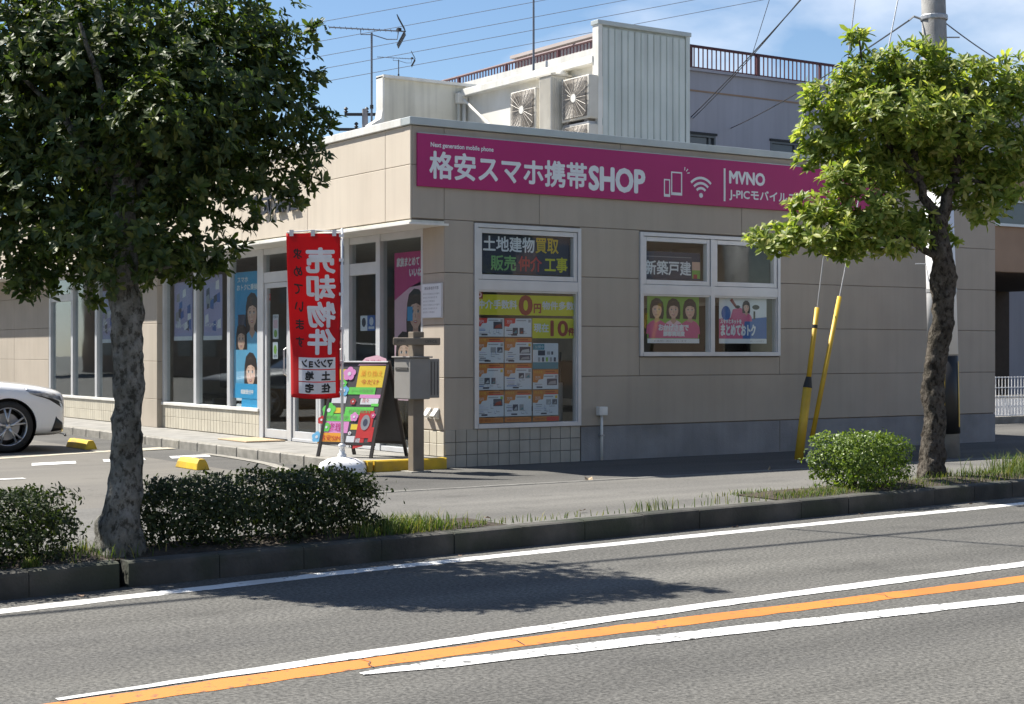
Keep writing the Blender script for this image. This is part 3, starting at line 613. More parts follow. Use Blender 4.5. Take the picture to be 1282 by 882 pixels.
# vents on the corner pillar, plaque, pipe
for y in (.15, .31):
    T = thing('vent_hood', 'small white hooded vent on pillar, next to the street corner' if y < .2 else 'small white hooded vent on pillar, next to the glazing', 'vent', (-.002, y, .56), 0, 'vent hoods on the corner pillar')
    MB().box(-.012, -.003, y-.05, y+.05, .52, .64).build('vent_plate', 'white_metal', T)
    MB().hexa([(-.075,y-.045,.555),(-.012,y-.045,.53),(-.012,y+.045,.53),(-.075,y+.045,.555)], [(-.055,y-.045,.58),(-.012,y-.045,.635),(-.012,y+.045,.635),(-.055,y+.045,.58)]).build('hood', 'white_metal', T, bevel=.006)
T = thing('drain_pipe', 'thin pale pipe with a square box at its top on the side wall', 'pipe', (2.10, -.03, 0))
MB().tube([(2.10,-.035,.004),(2.10,-.035,.55)], .016, 12).build('pipe', 'white_metal', T, smooth=True)
MB().box(2.04, 2.16, -.075, -.001, .52, .62).build('junction_box', 'white_metal', T, bevel=.008)
MB().box(2.075, 2.125, -.055, -.001, .28, .30).build('clip', 'galvanised', T)
T = thing('notice_plaque', 'white notice plaque with lines of small print on corner pillar', 'plaque', (-.01, .21, 1.6))
MB().box(-.022, -.001, .02, .44, 1.62, 2.00).build('board', 'aluminium', T, bevel=.003)
p = Print((-.0225, .43, 1.63), FX, SZ, T); p.rect(0,0,.40,.36,'p_white',1,'sheet'); p.text('建設業者許可票', .05, .30, .3, .035, 'p_ink')
for i in range(6):
    p.text('会社名 代表者氏名 許可番号'[: 14-(i % 3)*3], .02, .245-i*.04, .35-.05*(i % 3), .02, 'p_grey')
p.done()

# ------------------------------------------------------------------ the magenta sign
T = thing('shop_sign', 'long magenta fascia sign with white lettering and phone symbols', 'sign', (3.2, -.03, 3.02))
MB().box(-.35, 6.75, -.034, -.003, 3.02, 3.59).build('sign_panel', 'sign_magenta', T, bevel=.004)
MB().box(-.352, 6.752, -.0365, -.0335, 3.585, 3.597).build('sign_trim', 'galvanised', T)
p = Print((0, -.0345, 0), SX, SZ, T); W = 'letter_white'
p.text('Next generation mobile phone', -.19, 3.435, .80, .062, W, bold=.0018)
p.text('格安スマホ携帯', -.20, 3.115, 2.08, .285, W, bold=.0085)
p.text('SHOP', 1.925, 3.115, .80, .26, W, bold=.015)
p.text('MVNO', 4.05, 3.312, .575, .145, W, bold=.009)
p.text('J-PICモバイルステーション', 4.05, 3.105, 1.90, .138, W, bold=.004)
p.rect(3.955, 3.085, 3.985, 3.485, W, 2, 'divider')
def ring(x0, y0, x1, y1, w, nm='phone_symbol'):
    p.rect(x0,y0,x0+w,y1,W,2,nm).rect(x1-w,y0,x1,y1,W,2,nm).rect(x0+w,y0,x1-w,y0+w*2,W,2,nm).rect(x0+w,y1-w,x1-w,y1,W,2,nm)
ring(3.13, 3.115, 3.30, 3.395, .017); ring(3.02, 3.09, 3.115, 3.30, .016)
for a in (10, 45, 80): p.poly([(3.335+.045*math.cos(R(a)),3.375+.045*math.sin(R(a))),(3.335+.085*math.cos(R(a)),3.375+.085*math.sin(R(a))),(3.335+.085*math.cos(R(a+9)),3.375+.085*math.sin(R(a+9))),(3.335+.045*math.cos(R(a+14)),3.375+.045*math.sin(R(a+14)))], W, 2, 'phone_symbol')
for r in (.082, .142, .205):
    n = 14; A = [45+90*i/n for i in range(n+1)]
    p.poly([(3.595+(r+.030)*math.cos(R(a)),3.125+(r+.030)*math.sin(R(a))) for a in A]+[(3.595+r*math.cos(R(a)),3.125+r*math.sin(R(a))) for a in reversed(A)], W, 2, 'wifi_symbol')
p.ell(3.595, 3.135, .03, .03, W, 2, 'wifi_symbol')
p.done()
# dark raised letters on the fascia of the front
T = thing('fascia_lettering', 'dark raised company letters on the cream front fascia', 'lettering', (-.45, 4.2, 2.95))
p = Print((-.43, 0, 0), FX, SZ, T); p.step = .02
for i, ch in enumerate('株式会社'): p.text(ch, -2.64-(3-i)*.36-.29, 2.96, .29, .27, 'letter_dark', 1, bold=.008)
p.done()
p = Print((-.43, 0, 0), FX, SZ, T); p.step = .0075
for i, ch in enumerate('株式会社'): p.text(ch, -2.64-(3-i)*.36-.29, 2.96, .29, .27, 'box_grey', 1, bold=.008, name='letter_back')
p.done()

# ------------------------------------------------------------------ papers in the side windows
PY = .043
def side_sheet(name, label, cat, x, z, w, h, m, group=None, dy=0): return sheet(name, label, cat, (x, PY+dy, z), SX, SZ, w, h, m, group)
p = side_sheet('window_banner', 'dark banner with white, yellow, green and red characters in the small window', 'banner', .50, 2.12, 1.20, .44, 'p_navy')
p.text('土地建物', .03, .245, .68, .165, 'p_white', bold=.004).text('買取', .73, .245, .31, .165, 'p_goldtext', bold=.004)
p.text('販売', .13, .035, .33, .165, 'p_greentext', bold=.004).text('仲介', .50, .035, .31, .165, 'p_redtext', bold=.004).text('工事', .855, .035, .31, .165, 'p_yellow', bold=.004); p.done()
p = side_sheet('yellow_banner', 'wide yellow banner with a large red zero in the shop window', 'banner', .435, 1.66, 1.345, .225, 'p_yellow')
p.text('仲介手数料', .01, .07, .53, .095, 'p_paper', bold=.003).text('0', .575, .012, .165, .20, 'p_brownred', bold=.014).text('円', .77, .03, .095, .10, 'p_brownred', bold=.005).text('物件多数', .885, .07, .44, .09, 'p_paper', bold=.003); p.done()
p = side_sheet('yellow_banner', 'short yellow banner with a red number ten in the shop window', 'banner', 1.185, 1.405, .595, .225, 'p_yellow')
p.text('現在', .02, .07, .20, .095, 'p_paper', bold=.003).text('10', .255, .03, .23, .165, 'p_brownred', bold=.009).text('件', .495, .035, .085, .085, 'p_brownred', bold=.005); p.done()
p = side_sheet('logo_sticker', 'small dark sticker with a round emblem beside the yellow banner', 'sticker', .436, 1.835, .085, .09, 'p_brownred', dy=-.004)
p.ell(.042,.045,.028,.03,'p_lightpink',1,'emblem').ell(.042,.045,.012,.013,'p_brownred',2,'emblem'); p.done()
rows = [(1.425,.225),(1.05,.365),(.70,.345),(.475,.0)]
GL = 'property flyers taped in the shop window'
def flyer(x, z, w, h, label, seed, band=True, teal=False):
    r = random.Random(seed); p = side_sheet('property_flyer', label, 'flyer', x, z, w, h, 'p_paper', GL, dy=r.uniform(0,.003))
    hb = .0
    if teal:
        p.rect(.0, h-.075, w*.45, h-.01, 'p_teal', 1, 'header_band').rect(0, 0, w, .075, 'p_teal', 1, 'footer_band')
        p.text('公開中', .03, h-.06, w*.34, .035, 'p_paper').rect(w*.2,h*.52,w*.48,h*.72,'p_navy',1,'photo').rect(w*.55,h*.55,w*.68,h*.68,'p_grey',1,'photo').rect(w*.72,h*.55,w*.8,h*.68,'p_ink',1,'photo')
        for i in range(5): p.rect(w*(.2+.155*i), h*.28, w*(.285+.155*i), h*.45, ['p_grey','p_ink','p_green','p_grey','p_ink'][i], 1, 'photo')
    else:
        if band:
            hb = .052; p.rect(0, h-hb, w, h, 'p_orange', 1, 'header_band')
            p.text('売土地' if seed % 2 else '中古住宅', .02, h-.043, .11, .030, 'p_goldtext', 2); p.rect(.17, h-.05, w-.02, h-.038, 'p_red', 2, 'header_text').rect(.17, h-.028, w-.05, h-.018, 'p_brownred', 2, 'header_text')
        y = h-hb
        p.poly([(0,y-.09),(.06,y-.095),(.08,y-.06),(.14,y-.055),(.15,y-.0),(0,y-.0)], 'p_orange' if band else 'p_red', 1, 'price_burst')
        p.text('万円', .03, y-.06, .07, .035, 'p_paper', 2)
        lay = seed % 4; W_ = w-.02
        if lay == 0: spots = [(.55,.05,.43,.075),(.55,.14,.43,.06)]
        elif lay == 1: spots = [(.62,.04,.36,.08)]
        elif lay == 2: spots = [(.30,.105,.22,.07),(.55,.105,.18,.07)]
        else: spots = [(.52,.055,.22,.06),(.76,.055,.22,.06)]
        for a_, d_, ww, hh in spots:
            if y-d_-hh > .01:
                p.rect(w*a_, y-d_-hh, w*(a_+ww)-.01, y-d_, r.choice(['p_navy','p_ink','p_grey']), 1, 'photo'); p.poly([(w*a_+.01,y-d_-hh+.008),(w*a_+.04,y-d_-hh*.45),(w*(a_+ww)-.03,y-d_-hh*.3),(w*(a_+ww)-.02,y-d_-hh+.012)], r.choice(['p_teal','p_grey','p_brownred','p_paper2']), 2, 'photo')
        for i in range(7):
            a, c = r.uniform(.42,.86)*w, y-.13-r.random()*.12
            if c > .02 and lay != 0: p.rect(a, c, a+r.uniform(.02,.05), c+.004, 'p_ink', 1, 'plan').rect(a, c, a+.003, c+r.uniform(.02,.05), 'p_blue', 1, 'plan')
        p.rect(w*.44, y-.03, w*.8, y-.018, 'p_grey', 1, 'small_print').rect(w-.045, y-.045, w-.012, y-.012, r.choice(['p_green','p_goldtext','p_grey']), 1, 'code_patch')
        for i in range(6):
            c = y-.118-i*.021
            if c > .015: p.rect(.02+r.uniform(0,.03), c, .05+r.uniform(.04,.13), c+r.choice([.004,.007,.010]), r.choice(['p_grey','p_blue','p_ink','p_lav']), 1, 'small_print')
        p.rect(.05+.02*lay, max(.012, y-.225), .13+.02*lay, max(.03, y-.208), 'p_navy', 1, 'photo')
    p.done()
cx = [.435, .810, 1.192]; w = .365
flyer(cx[0], 1.42, w, .205, 'plain white flyer under the left end of the wide yellow banner', 1, False)
flyer(cx[1], 1.42, w, .205, 'plain white flyer beside the short yellow banner', 2, False)
flyer(cx[0], 1.13, w, .28, 'orange topped flyer in second row, by the window frame', 3)
flyer(cx[1], 1.13, w, .28, 'orange topped flyer beside the teal flyer', 4)
flyer(cx[2], 1.06, .35, .29, 'teal and white flyer below the short yellow banner', 5, teal=True)
flyer(cx[0], .832, w, .29, 'orange topped flyer in third row, by the window frame', 6)
flyer(cx[1], .832, w, .29, 'orange topped flyer in the middle of the third row', 7)
flyer(cx[2], .832, .35, .22, 'orange topped flyer directly under the teal flyer', 8)
flyer(cx[0], .535, w, .288, 'orange topped flyer in bottom row, by the window frame', 9)
flyer(cx[1], .535, w, .288, 'orange topped flyer in the middle of the bottom row', 10)
flyer(cx[2], .535, .35, .288, 'orange topped flyer in bottom row, beside the bare strip of glass', 11)
for i, x in enumerate(cx):
    p = side_sheet('orange_strip', ['orange printed strip below bottom flyers, by the window frame', 'orange printed strip below bottom flyers, in the middle', 'orange and red printed strip below bottom flyers, by the bare glass'][i], 'paper strip', x, .468, .36, .056, 'p_orange')
    p.text('お問い合わせください', .03, .015, .28, .026, 'p_brownred'); 
    if i == 2: p.rect(.19, .005, .355, .05, 'p_red', 1, 'red_label')
    p.done()
# second window
p = side_sheet('window_banner', 'navy banner with four white characters in upper window', 'banner', 2.80, 2.115, .85, .33, 'p_navy')
p.text('新築戸建', .0, .055, .70, .165, 'p_white', bold=.004); p.rect(.0,.265,.71,.272,'p_grey',1,'cord'); p.rect(.72,.02,.845,.22,'p_green',1,'photo').rect(.72,.12,.845,.22,'p_skin',2,'photo').rect(.74,.02,.80,.07,'p_redtext',2,'photo'); p.done()
p = side_sheet('window_poster', 'pink and green poster of three women in lower window', 'poster', 2.83, 1.355, .80, .565, 'p_green')
for i, x in enumerate((.145, .40, .655)):
    p.portrait(x, .42, .10, 'p_pink' if i != 1 else 'p_lightpink', 2, long=.9)
p.poly([(.02,.06),(.02,.20),(.16,.26),(.4,.21),(.64,.26),(.78,.2),(.78,.06)], 'p_pink', 8, 'pink_panel').poly([(.24,.09),(.24,.20),(.56,.22),(.56,.09)], 'p_lightpink', 9, 'pink_panel')
p.text('おかげさまで', .17, .15, .46, .075, 'p_white', 10, bold=.004).text('顧客満足度', .24, .085, .33, .055, 'p_white', 10, bold=.003).rect(.0,0,.80,.055,'p_white',8,'footer'); p.text('お客様に選ばれています', .1, .015, .5, .024, 'p_grey', 9); p.done()
p = side_sheet('window_poster', 'pink and blue poster with sky and white slogan in lower window', 'poster', 3.95, 1.355, .78, .565, 'p_paper')
p.rect(0,.28,.78,.565,'p_white',1,'sky'); p.poly([(.0,.06),(.0,.30),(.40,.33),(.52,.06)],'p_pink',2,'pink_panel').poly([(.38,.06),(.42,.30),(.78,.33),(.78,.06)],'p_blue',3,'blue_panel')
p.ell(.11,.37,.075,.09,'p_blue',4,'photo'); p.portrait(.44,.46,.06,'p_pink',5); p.poly([(.18,.30),(.22,.42),(.36,.44),(.44,.30)],'p_pink',4,'photo').ell(.60,.45,.06,.03,'p_hair',5,'photo').ell(.30,.45,.04,.02,'p_hair',5,'photo').rect(.56,.30,.59,.40,'p_hair',5,'photo').poly([(.17,.53),(.21,.555),(.30,.44),(.27,.43)],'p_brownred',5,'photo')
p.text('まとめておトク', .03, .10, .56, .13, 'p_white', 6, bold=.007).text('スマホとネットを', .02, .245, .34, .05, 'p_white', 6, bold=.003).rect(0,0,.78,.055,'p_white',6,'footer'); p.text('詳しくは店頭で', .5, .016, .24, .022, 'p_grey', 7); p.done()

# ------------------------------------------------------------------ posters and stickers in the glazed front
def front_sheet(name, label, cat, y, z, w, h, m, group=None, x=.066): return sheet(name, label, cat, (x, y, z), FX, SZ, w, h, m, group)
p = front_sheet('tall_poster', 'tall blue poster with three portraits beside the door', 'poster', 5.66, .62, .88, 1.72, 'p_cyan')
p.text('スマホ', .10, 1.58, .34, .07, 'p_white', bold=.003).text('おトクに乗換', .08, 1.47, .66, .08, 'p_white', bold=.003, slant=.1)
p.portrait(.58, 1.20, .20, 'p_sky', 2, long=1.4); p.portrait(.24, .84, .165, 'p_cyan', 12, long=1.1); p.rect(.0,.0,.88,.66,'p_sky',20,'panel'); p.portrait(.56, .40, .195, 'p_cyan', 22, long=1.15)
p.rect(.06,.13,.82,.20,'p_cyan',30,'panel').rect(.0,.0,.88,.13,'p_cyan',30,'panel').text('相談受付中', .25,.06,.4,.06,'p_white',31,bold=.003).rect(.14,1.0,.36,1.14,'p_ink',18,'phone'); p.done()
p = front_sheet('tall_poster', 'tall pink poster of two women behind the corner pillar glass', 'poster', 1.20, .70, .69, 1.68, 'p_lightpink')
p.rect(0,1.30,.69,1.68,'p_magenta',1,'panel').poly([(0,1.30),(.69,1.30),(.69,1.36),(.35,1.28),(0,1.14)],'p_magenta',1,'panel').text('家族まとめて', .05,1.52,.5,.10,'p_white',bold=.004,slant=.1).text('いいね!', .34,1.40,.3,.09,'p_white',bold=.004)
p.portrait(.48, 1.04, .19, 'p_pink', 2, long=1.3); p.portrait(.23, .58, .175, 'p_lightpink', 12, long=1.2); p.rect(.30,.9,.42,1.06,'p_cyan',9,'phone').text('受付中', .2,.05,.35,.1,'p_magenta',20,bold=.004); p.done()
def scene_poster(label, y, z, w, h, seed):
    r = random.Random(seed); p = front_sheet('window_poster', label, 'poster', y, z, w, h, 'p_lav')
    for i in range(12):
        x, yy = r.uniform(.02,w-.16), r.uniform(.12,h-.2); p.poly([(x,yy),(x+.13,yy+r.uniform(-.05,.05)),(x+.12,yy+.14),(x+.01,yy+.11)], r.choice(['p_ink','p_grey','p_paper','p_blue','p_white']), 1+i*.5, 'photo')
    p.rect(0,0,w,.06,'p_white',9,'footer').text('キャンペーン',.06,.18,w*.7,.07,'p_white',9,bold=.003); p.done()
scene_poster('blue grey collage poster with white foot, on pane next to the tall blue poster', 6.74, 1.42, .66, .92, 21)
scene_poster('blue grey collage poster with white foot, on pane next to the beige pillar', 7.85, 1.42, .70, .86, 22)
scene_poster('blue grey collage poster in the window beyond the pillar', 11.0, 1.40, .70, .86, 23)
p = front_sheet('door_sticker', 'narrow white and pink sticker on the door glass', 'sticker', 4.42, 1.42, .17, .32, 'p_white', x=.058); p.rect(.02,.14,.15,.25,'p_lightpink',1,'emblem').ell(.085,.07,.05,.05,'p_green',1,'emblem').text('営業中',.02,.27,.13,.035,'p_ink'); p.done()
p = front_sheet('door_sticker', 'narrow pale green sticker below the pink one on door', 'sticker', 4.42, 1.16, .15, .22, 'p_paper', x=.058); p.ell(.075,.12,.045,.06,'p_green',1,'emblem').text('禁煙',.03,.02,.09,.035,'p_ink'); p.done()
p = front_sheet('door_sticker', 'small red square sticker at the head of the door', 'sticker', 4.56, 1.93, .07, .09, 'p_red', x=.058); p.ell(.035,.05,.02,.025,'p_skin',1,'emblem'); p.done()
p = front_sheet('door_sticker', 'white and blue sticker on the glass right of banner pole', 'sticker', 2.00, 1.50, .36, .18, 'p_blue', x=.056); p.rect(0,0,.17,.18,'p_white',1,'panel').ell(.085,.10,.05,.055,'p_navy',2,'emblem').ell(.27,.11,.05,.05,'p_paper',2,'emblem').rect(.2,.02,.34,.05,'p_paper',2,'emblem'); p.done()
# things inside the shop
def cabinet(x, y, w, d, h, label, m='wood_desk', name='counter'):
    T = thing(name, label, name.replace('_', ' '), (x+w/2, y+d/2, .115))
    MB().box(x, x+w, y, y+d, .116, h-.04).build('body', m, T, bevel=.006); MB().box(x-.03, x+w+.03, y-.03, y+d+.03, h-.04, h).build('top', 'interior_wall', T, bevel=.006)
    for i in range(2): MB().box(x-.012, x-.001, y+.03+i*d/2, y+d/2-.03+i*d/2, .2, h-.1).build('panel_front', m, T)
cabinet(1.6, 2.6, .6, 2.0, 1.05, 'brown service counter inside the shop behind the door')
cabinet(1.2, 6.4, .7, 1.6, .75, 'low brown desk inside the shop behind the collage posters', name='desk')
cabinet(4.9, 1.2, .55, 2.6, 1.9, 'tall dark cabinet against the inner partition', 'interior_dark', 'cabinet')
def rack(x, y):
    T = thing('leaflet_rack', 'small wire leaflet rack with white papers behind the front window', 'rack', (x, y, .115))
    for s in (-.12, .12):
        MB().tube([(x,y+s,.116),(x,y+s,1.15)], .008, 6).build('upright', 'galvanised', T)
    for i in range(6):
        MB().hexa([(x-.05,y-.14,.45+i*.12),(x+.05,y-.14,.45+i*.12),(x+.05,y+.14,.45+i*.12),(x-.05,y+.14,.45+i*.12)], [(x-.03,y-.14,.52+i*.12),(x+.05,y-.14,.53+i*.12),(x+.05,y+.14,.53+i*.12),(x-.03,y+.14,.52+i*.12)]).build('leaflet', 'p_white', T)
rack(.32, 5.95); 
for i, (x, y) in enumerate(((1.0,8.6),(2.4,9.2),(1.1,11.4),(2.2,1.0),(3.4,4.2))):
    T = thing('office_chair', ['dark office chair inside by the beige pillar', 'dark office chair inside near the inner wall', 'dark office chair behind the far front window', 'dark office chair behind the corner window', 'dark office chair behind the service counter'][i], 'chair', (x, y, .115))
    MB().box(x-.24,x+.24,y-.24,y+.24,.53,.60).build('seat', 'interior_dark', T, bevel=.03); MB().box(x+.2,x+.26,y-.22,y+.22,.68,1.15).build('backrest', 'interior_dark', T, bevel=.03); MB().tube([(x,y,.2),(x,y,.53)], .03, 8).build('column', 'galvanised', T); MB().tube([(x+.23,y,.55),(x+.25,y,.72)], .02, 6).build('back_bar', 'galvanised', T)
    for k in range(5): MB().tube([(x,y,.2),(x+.27*math.cos(k*1.257),y+.27*math.sin(k*1.257),.15)], .018, 6).build('foot', 'galvanised', T)

for x, y, l in ((3.2,1.5,'lit square ceiling lamp seen through the upper side window'),(3.2,5.0,'lit square ceiling lamp above the service counter')):
    T = thing('ceiling_lamp', l, 'lamp', (x, y, 2.72))
    MB().box(x-.28, x+.28, y-.28, y+.28, 2.69, 2.719).build('housing', 'interior_wall', T); MB().box(x-.24, x+.24, y-.24, y+.24, 2.682, 2.6895).build('diffuser', 'lamp_glow', T)
T = thing('umbrella_stand', 'dark upright bin standing inside the bare strip of window', 'bin', (1.66, .25, .115))
MB().lathe([(.07,.116),(.08,.9),(.075,.9),(.06,.15)], (1.66,.25,0), (0,0,1), 16).build('bin', 'box_grey', T); MB().tube([(1.66,.25,.3),(1.70,.22,1.25)], .012, 8).build('umbrella', 'interior_dark', T)

# ------------------------------------------------------------------ roof: cream parapet walls, ribbed screen, cooling units
RZ = 3.40
T = thing('rooftop_wall', 'cream rooftop parapet wall with a post and brace behind the coping', 'wall', (3.4, 6.1, RZ))
MB().box(2.62, 4.06, 6.04, 6.16, RZ, 5.33).build('wall_panel', 'cream_wall', T)
MB().box(2.585, 4.22, 5.97, 6.20, 5.33, 5.372).build('wall_cap', 'white_metal', T)
MB().prism([(2.50,6.2,RZ),(2.615,6.2,RZ),(2.615,6.2,5.35),(2.585,6.2,5.35),(2.585,6.2,4.85),(2.56,6.2,4.72),(2.40,6.2,4.62),(2.40,6.2,RZ)], (0,-1,0), .20).build('end_post', 'white_metal', T)
MB().box(2.66, 4.0, 6.015, 6.038, 4.56, 4.60).build('ledge', 'white_metal', T)
MB().tube([(4.0,5.98,RZ),(4.0,5.98,5.1)], .035, 10).build('drain_pipe', 'white_metal', T, smooth=True)
MB().tube([(3.9,5.98,RZ),(3.9,5.98,5.05)], .025, 10).build('drain_pipe', 'cream_wall', T, smooth=True)
MB().box(3.86, 4.04, 5.93, 6.03, 5.05, 5.22).build('rain_head', 'white_metal', T, bevel=.02)
MB().tube([(3.95,5.9,5.1),(3.9,5.0,4.55),(3.8,4.45,4.3)], .022, 8).build('brace', 'white_metal', T)
T = thing('rooftop_wall', 'long sunlit white rooftop wall behind the cooling units', 'wall', (4.05, 4.3, RZ))
MB().box(4.06, 4.16, 2.6, 6.03, RZ, 5.16).build('wall_panel', 'white_metal', T)
MB().box(3.93, 4.20, 2.6, 5.96, 5.16, 5.27).build('eave', 'white_metal', T, bevel=.01)
MB().box(4.03, 4.058, 2.6, 6.0, 4.50, 4.53).build('ledge', 'cream_wall', T)
MB().lathe([(.0,.16),(.07,.15),(.10,.08),(.10,0)], (3.97,3.35,5.05), (0,0,1), 12).build('roof_vent', 'white_metal', T, smooth=True)
# ribbed screen
T = thing('rooftop_screen', 'tall pale green ribbed metal screen on the roof', 'screen', (4.75, 2.5, RZ))
MB().box(3.96, 5.54, 2.53, 2.60, RZ, 5.70).build('screen_core', 'screen_metal', T)
n = 13
for i in range(n):
    x0 = 4.015+i*(1.47/n); c = MB(); w = 1.47/n
    c.prism([(x0+.004,2.53,RZ),(x0+.004,2.512,RZ),(x0+.016,2.498,RZ),(x0+w-.014,2.498,RZ),(x0+w-.002,2.512,RZ),(x0+w-.002,2.53,RZ)], (0,0,1), 2.24).build('ribbed_panel', 'screen_metal', T)
MB().box(3.93, 5.57, 2.47, 2.64, 5.675, 5.735).build('cap', 'coping', T, bevel=.006)
MB().box(3.945, 4.013, 2.486, 2.615, RZ, 5.675).build('corner_trim', 'white_metal', T); MB().box(5.488, 5.553, 2.486, 2.615, RZ, 5.675).build('corner_trim', 'screen_metal', T)
def cooler(y0, z0, label, w=.64, h=.62):
    x0 = 3.80; T = thing('cooling_unit', label, 'air conditioner', (x0+.15, y0+w/2, z0), 0, 'cooling units stacked on the roof')
    MB().box(x0, x0+.24, y0, y0+w, z0+.03, z0+h).build('casing', 'ac_body', T, bevel=.012)
    MB().box(x0+.02, x0+.22, y0+.06, y0+.14, z0, z0+.03).build('foot', 'ac_dark', T); MB().box(x0+.02, x0+.22, y0+w-.14, y0+w-.06, z0, z0+.03).build('foot', 'ac_dark', T)
    cy, cz = y0+w/2, z0+h/2+.02
    MB().box(x0-.004, x0+.004, cy-.275, cy+.275, cz-.265, cz+.265).build('fan_opening', 'ac_dark', T)
    fan = MB()
    for k in range(3):
        a = k*2.094+.4; fan.hexa([(x0-.006,cy+math.cos(a-.45)*.05,cz+math.sin(a-.45)*.05),(x0-.006,cy+math.cos(a-.5)*.23,cz+math.sin(a-.5)*.23),(x0-.006,cy+math.cos(a+.5)*.23,cz+math.sin(a+.5)*.23),(x0-.006,cy+math.cos(a+.45)*.05,cz+math.sin(a+.45)*.05)],
                [(x0-.008,cy+math.cos(a-.45)*.05,cz+math.sin(a-.45)*.05),(x0-.008,cy+math.cos(a-.5)*.23,cz+math.sin(a-.5)*.23),(x0-.014,cy+math.cos(a+.5)*.23,cz+math.sin(a+.5)*.23),(x0-.014,cy+math.cos(a+.45)*.05,cz+math.sin(a+.45)*.05)])
    fan.build('fan', 'ac_dark', T)
    gr = MB()
    cl = lambda v, m: max(-m, min(m, v))
    for r in [.03+.0175*i for i in range(19)]:
        pts = [(x0-.026, cy+cl(r*math.cos(R(k*11.25)), .275), cz+cl(r*math.sin(R(k*11.25)), .262)) for k in range(33)]
        gr.tube(pts, .0035, 4)
    for k in range(20):
        a = k*math.pi/10; gr.tube([(x0-.028,cy+math.cos(a)*.03,cz+math.sin(a)*.03),(x0-.028,cy+cl(math.cos(a)*.36,.275),cz+cl(math.sin(a)*.36,.262))], .004, 4)
    tag(gr.build('grille', 'ac_grille', T), kind='stuff')
    MB().lathe([(0.001,.034),(.055,.034),(.06,.026)], (x0,cy,cz), (-1,0,0), 20).build('hub_cap', 'white_metal', T)
    MB().box(x0+.01, x0+.23, y0-.006, y0-.0, z0+.05, z0+h-.02).build('side_panel', 'ac_body', T)
ST = thing('unit_stand', 'pale steel stand under the stacked cooling units', 'stand', (3.8, 3.3, RZ))
for y in (2.53, 3.10, 3.79, 4.36):
    for x in (3.82, 4.02): MB().box(x-.013, x+.013, y-.013, y+.013, RZ, 3.70).build('stand_post', 'galvanised', ST)
for y0, y1 in ((2.52,3.11),(3.78,4.37)):
    for z in (3.70, 4.332): MB().box(3.805, 4.035, y0, y1, z, z+.03).build('stand_shelf', 'galvanised', ST)
cooler(3.76, 4.371, 'upper cooling unit with round fan grille, next to the rooftop bright wall'); cooler(3.76, 3.731, 'lower cooling unit mostly hidden below the coping, next to the bright wall', h=.60)
cooler(2.50, 4.371, 'upper cooling unit with round fan grille, next to ribbed screen'); cooler(2.50, 3.731, 'lower cooling unit half hidden below coping, next to ribbed screen', h=.60)
T = thing('duct_box', 'tall pale ribbed duct box standing between the cooling units', 'duct', (3.7, 3.12, RZ))
MB().box(3.66, 3.99, 3.18, 3.47, RZ, 5.06).build('casing', 'ac_body', T, bevel=.008)
for i in range(10): MB().box(3.653, 3.6595, 3.195+i*.027, 3.207+i*.027, RZ, 5.03).build('rib', 'ac_body', T)
for i in range(9): MB().box(3.675+i*.034, 3.69+i*.034, 3.1735, 3.1795, RZ, 5.03).build('rib', 'ac_body', T)
MB().box(3.64, 4.0, 3.16, 3.49, 5.06, 5.085).build('lid', 'ac_body', T)

# aerials
def aerial(base, ztop, s, label, dirv, name='television_aerial'):
    T = thing(name, label, 'aerial', base); b = Vector(base); top = Vector((b.x, b.y, ztop)); d = Vector(dirv).normalized(); side = Vector((-d.y, d.x, 0))
    MB().tube([b, top], .018*s, 8).build('mast', 'cable_far', T)
    MB().lathe([(.03*s,0),(.03*s,.06*s)], (b.x,b.y,(b.z+ztop)/2+.3*s), (0,0,1), 8).build('clamp', 'cable_black', T)
    boom0 = top-d*.70*s+Vector((0,0,.09*s)); boom1 = top+d*.55*s+Vector((0,0,.02*s))
    MB().tube([boom0, boom1], .012*s, 6).build('boom', 'cable_far', T)
    MB().tube([top-d*.18*s+Vector((0,0,.06*s)), top-d*.18*s-Vector((0,0,.03*s)), top+Vector((0,0,-.03*s)), top+d*.25*s-Vector((0,0,.11*s)), top+d*.42*s-Vector((0,0,.11*s)), top+d*.44*s+Vector((0,0,.02*s))], .009*s, 6).build('support', 'cable_far', T)
    for i in range(13):
        p = boom0.lerp(boom1, i/13.5); MB().tube([p-side*.11*s, p+side*.11*s], .005*s, 5).build('element', 'cable_far', T)
    p = boom0.lerp(boom1, .92); MB().box(p.x-.03*s, p.x+.03*s, p.y-.03*s, p.y+.03*s, p.z-.0*s, p.z+.05*s).build('balun', 'cable_black', T)
    for sg in (-1, 1):
        for k in range(4):
            q0 = boom1+Vector((0,0,sg*.02*s)); q1 = boom1-d*.12*s*1+Vector((0,0,sg*.24*s)); r = side*(-.15+.1*k)*s
            MB().tube([q0+r, q1+r], .008*s, 5).build('reflector_rod', 'cable_black', T)
        MB().tube([boom1-d*.12*s+Vector((0,0,sg*.24*s))-side*.17*s, boom1-d*.12*s+Vector((0,0,sg*.24*s))+side*.17*s], .009*s, 5).build('reflector_bar', 'cable_black', T)
aerial((3.66, 8.3, RZ), 6.50, 1.0, 'large grey television aerial on a tall mast above the roof', (CY, -SY, 0))
ANT2 = at(499, 76, 41)
T_ROOF = 7.52
aerial((ANT2.x, ANT2.y, T_ROOF), ANT2.z, .78, 'smaller distant television aerial behind the cream rooftop wall', (CY, -SY, 0))

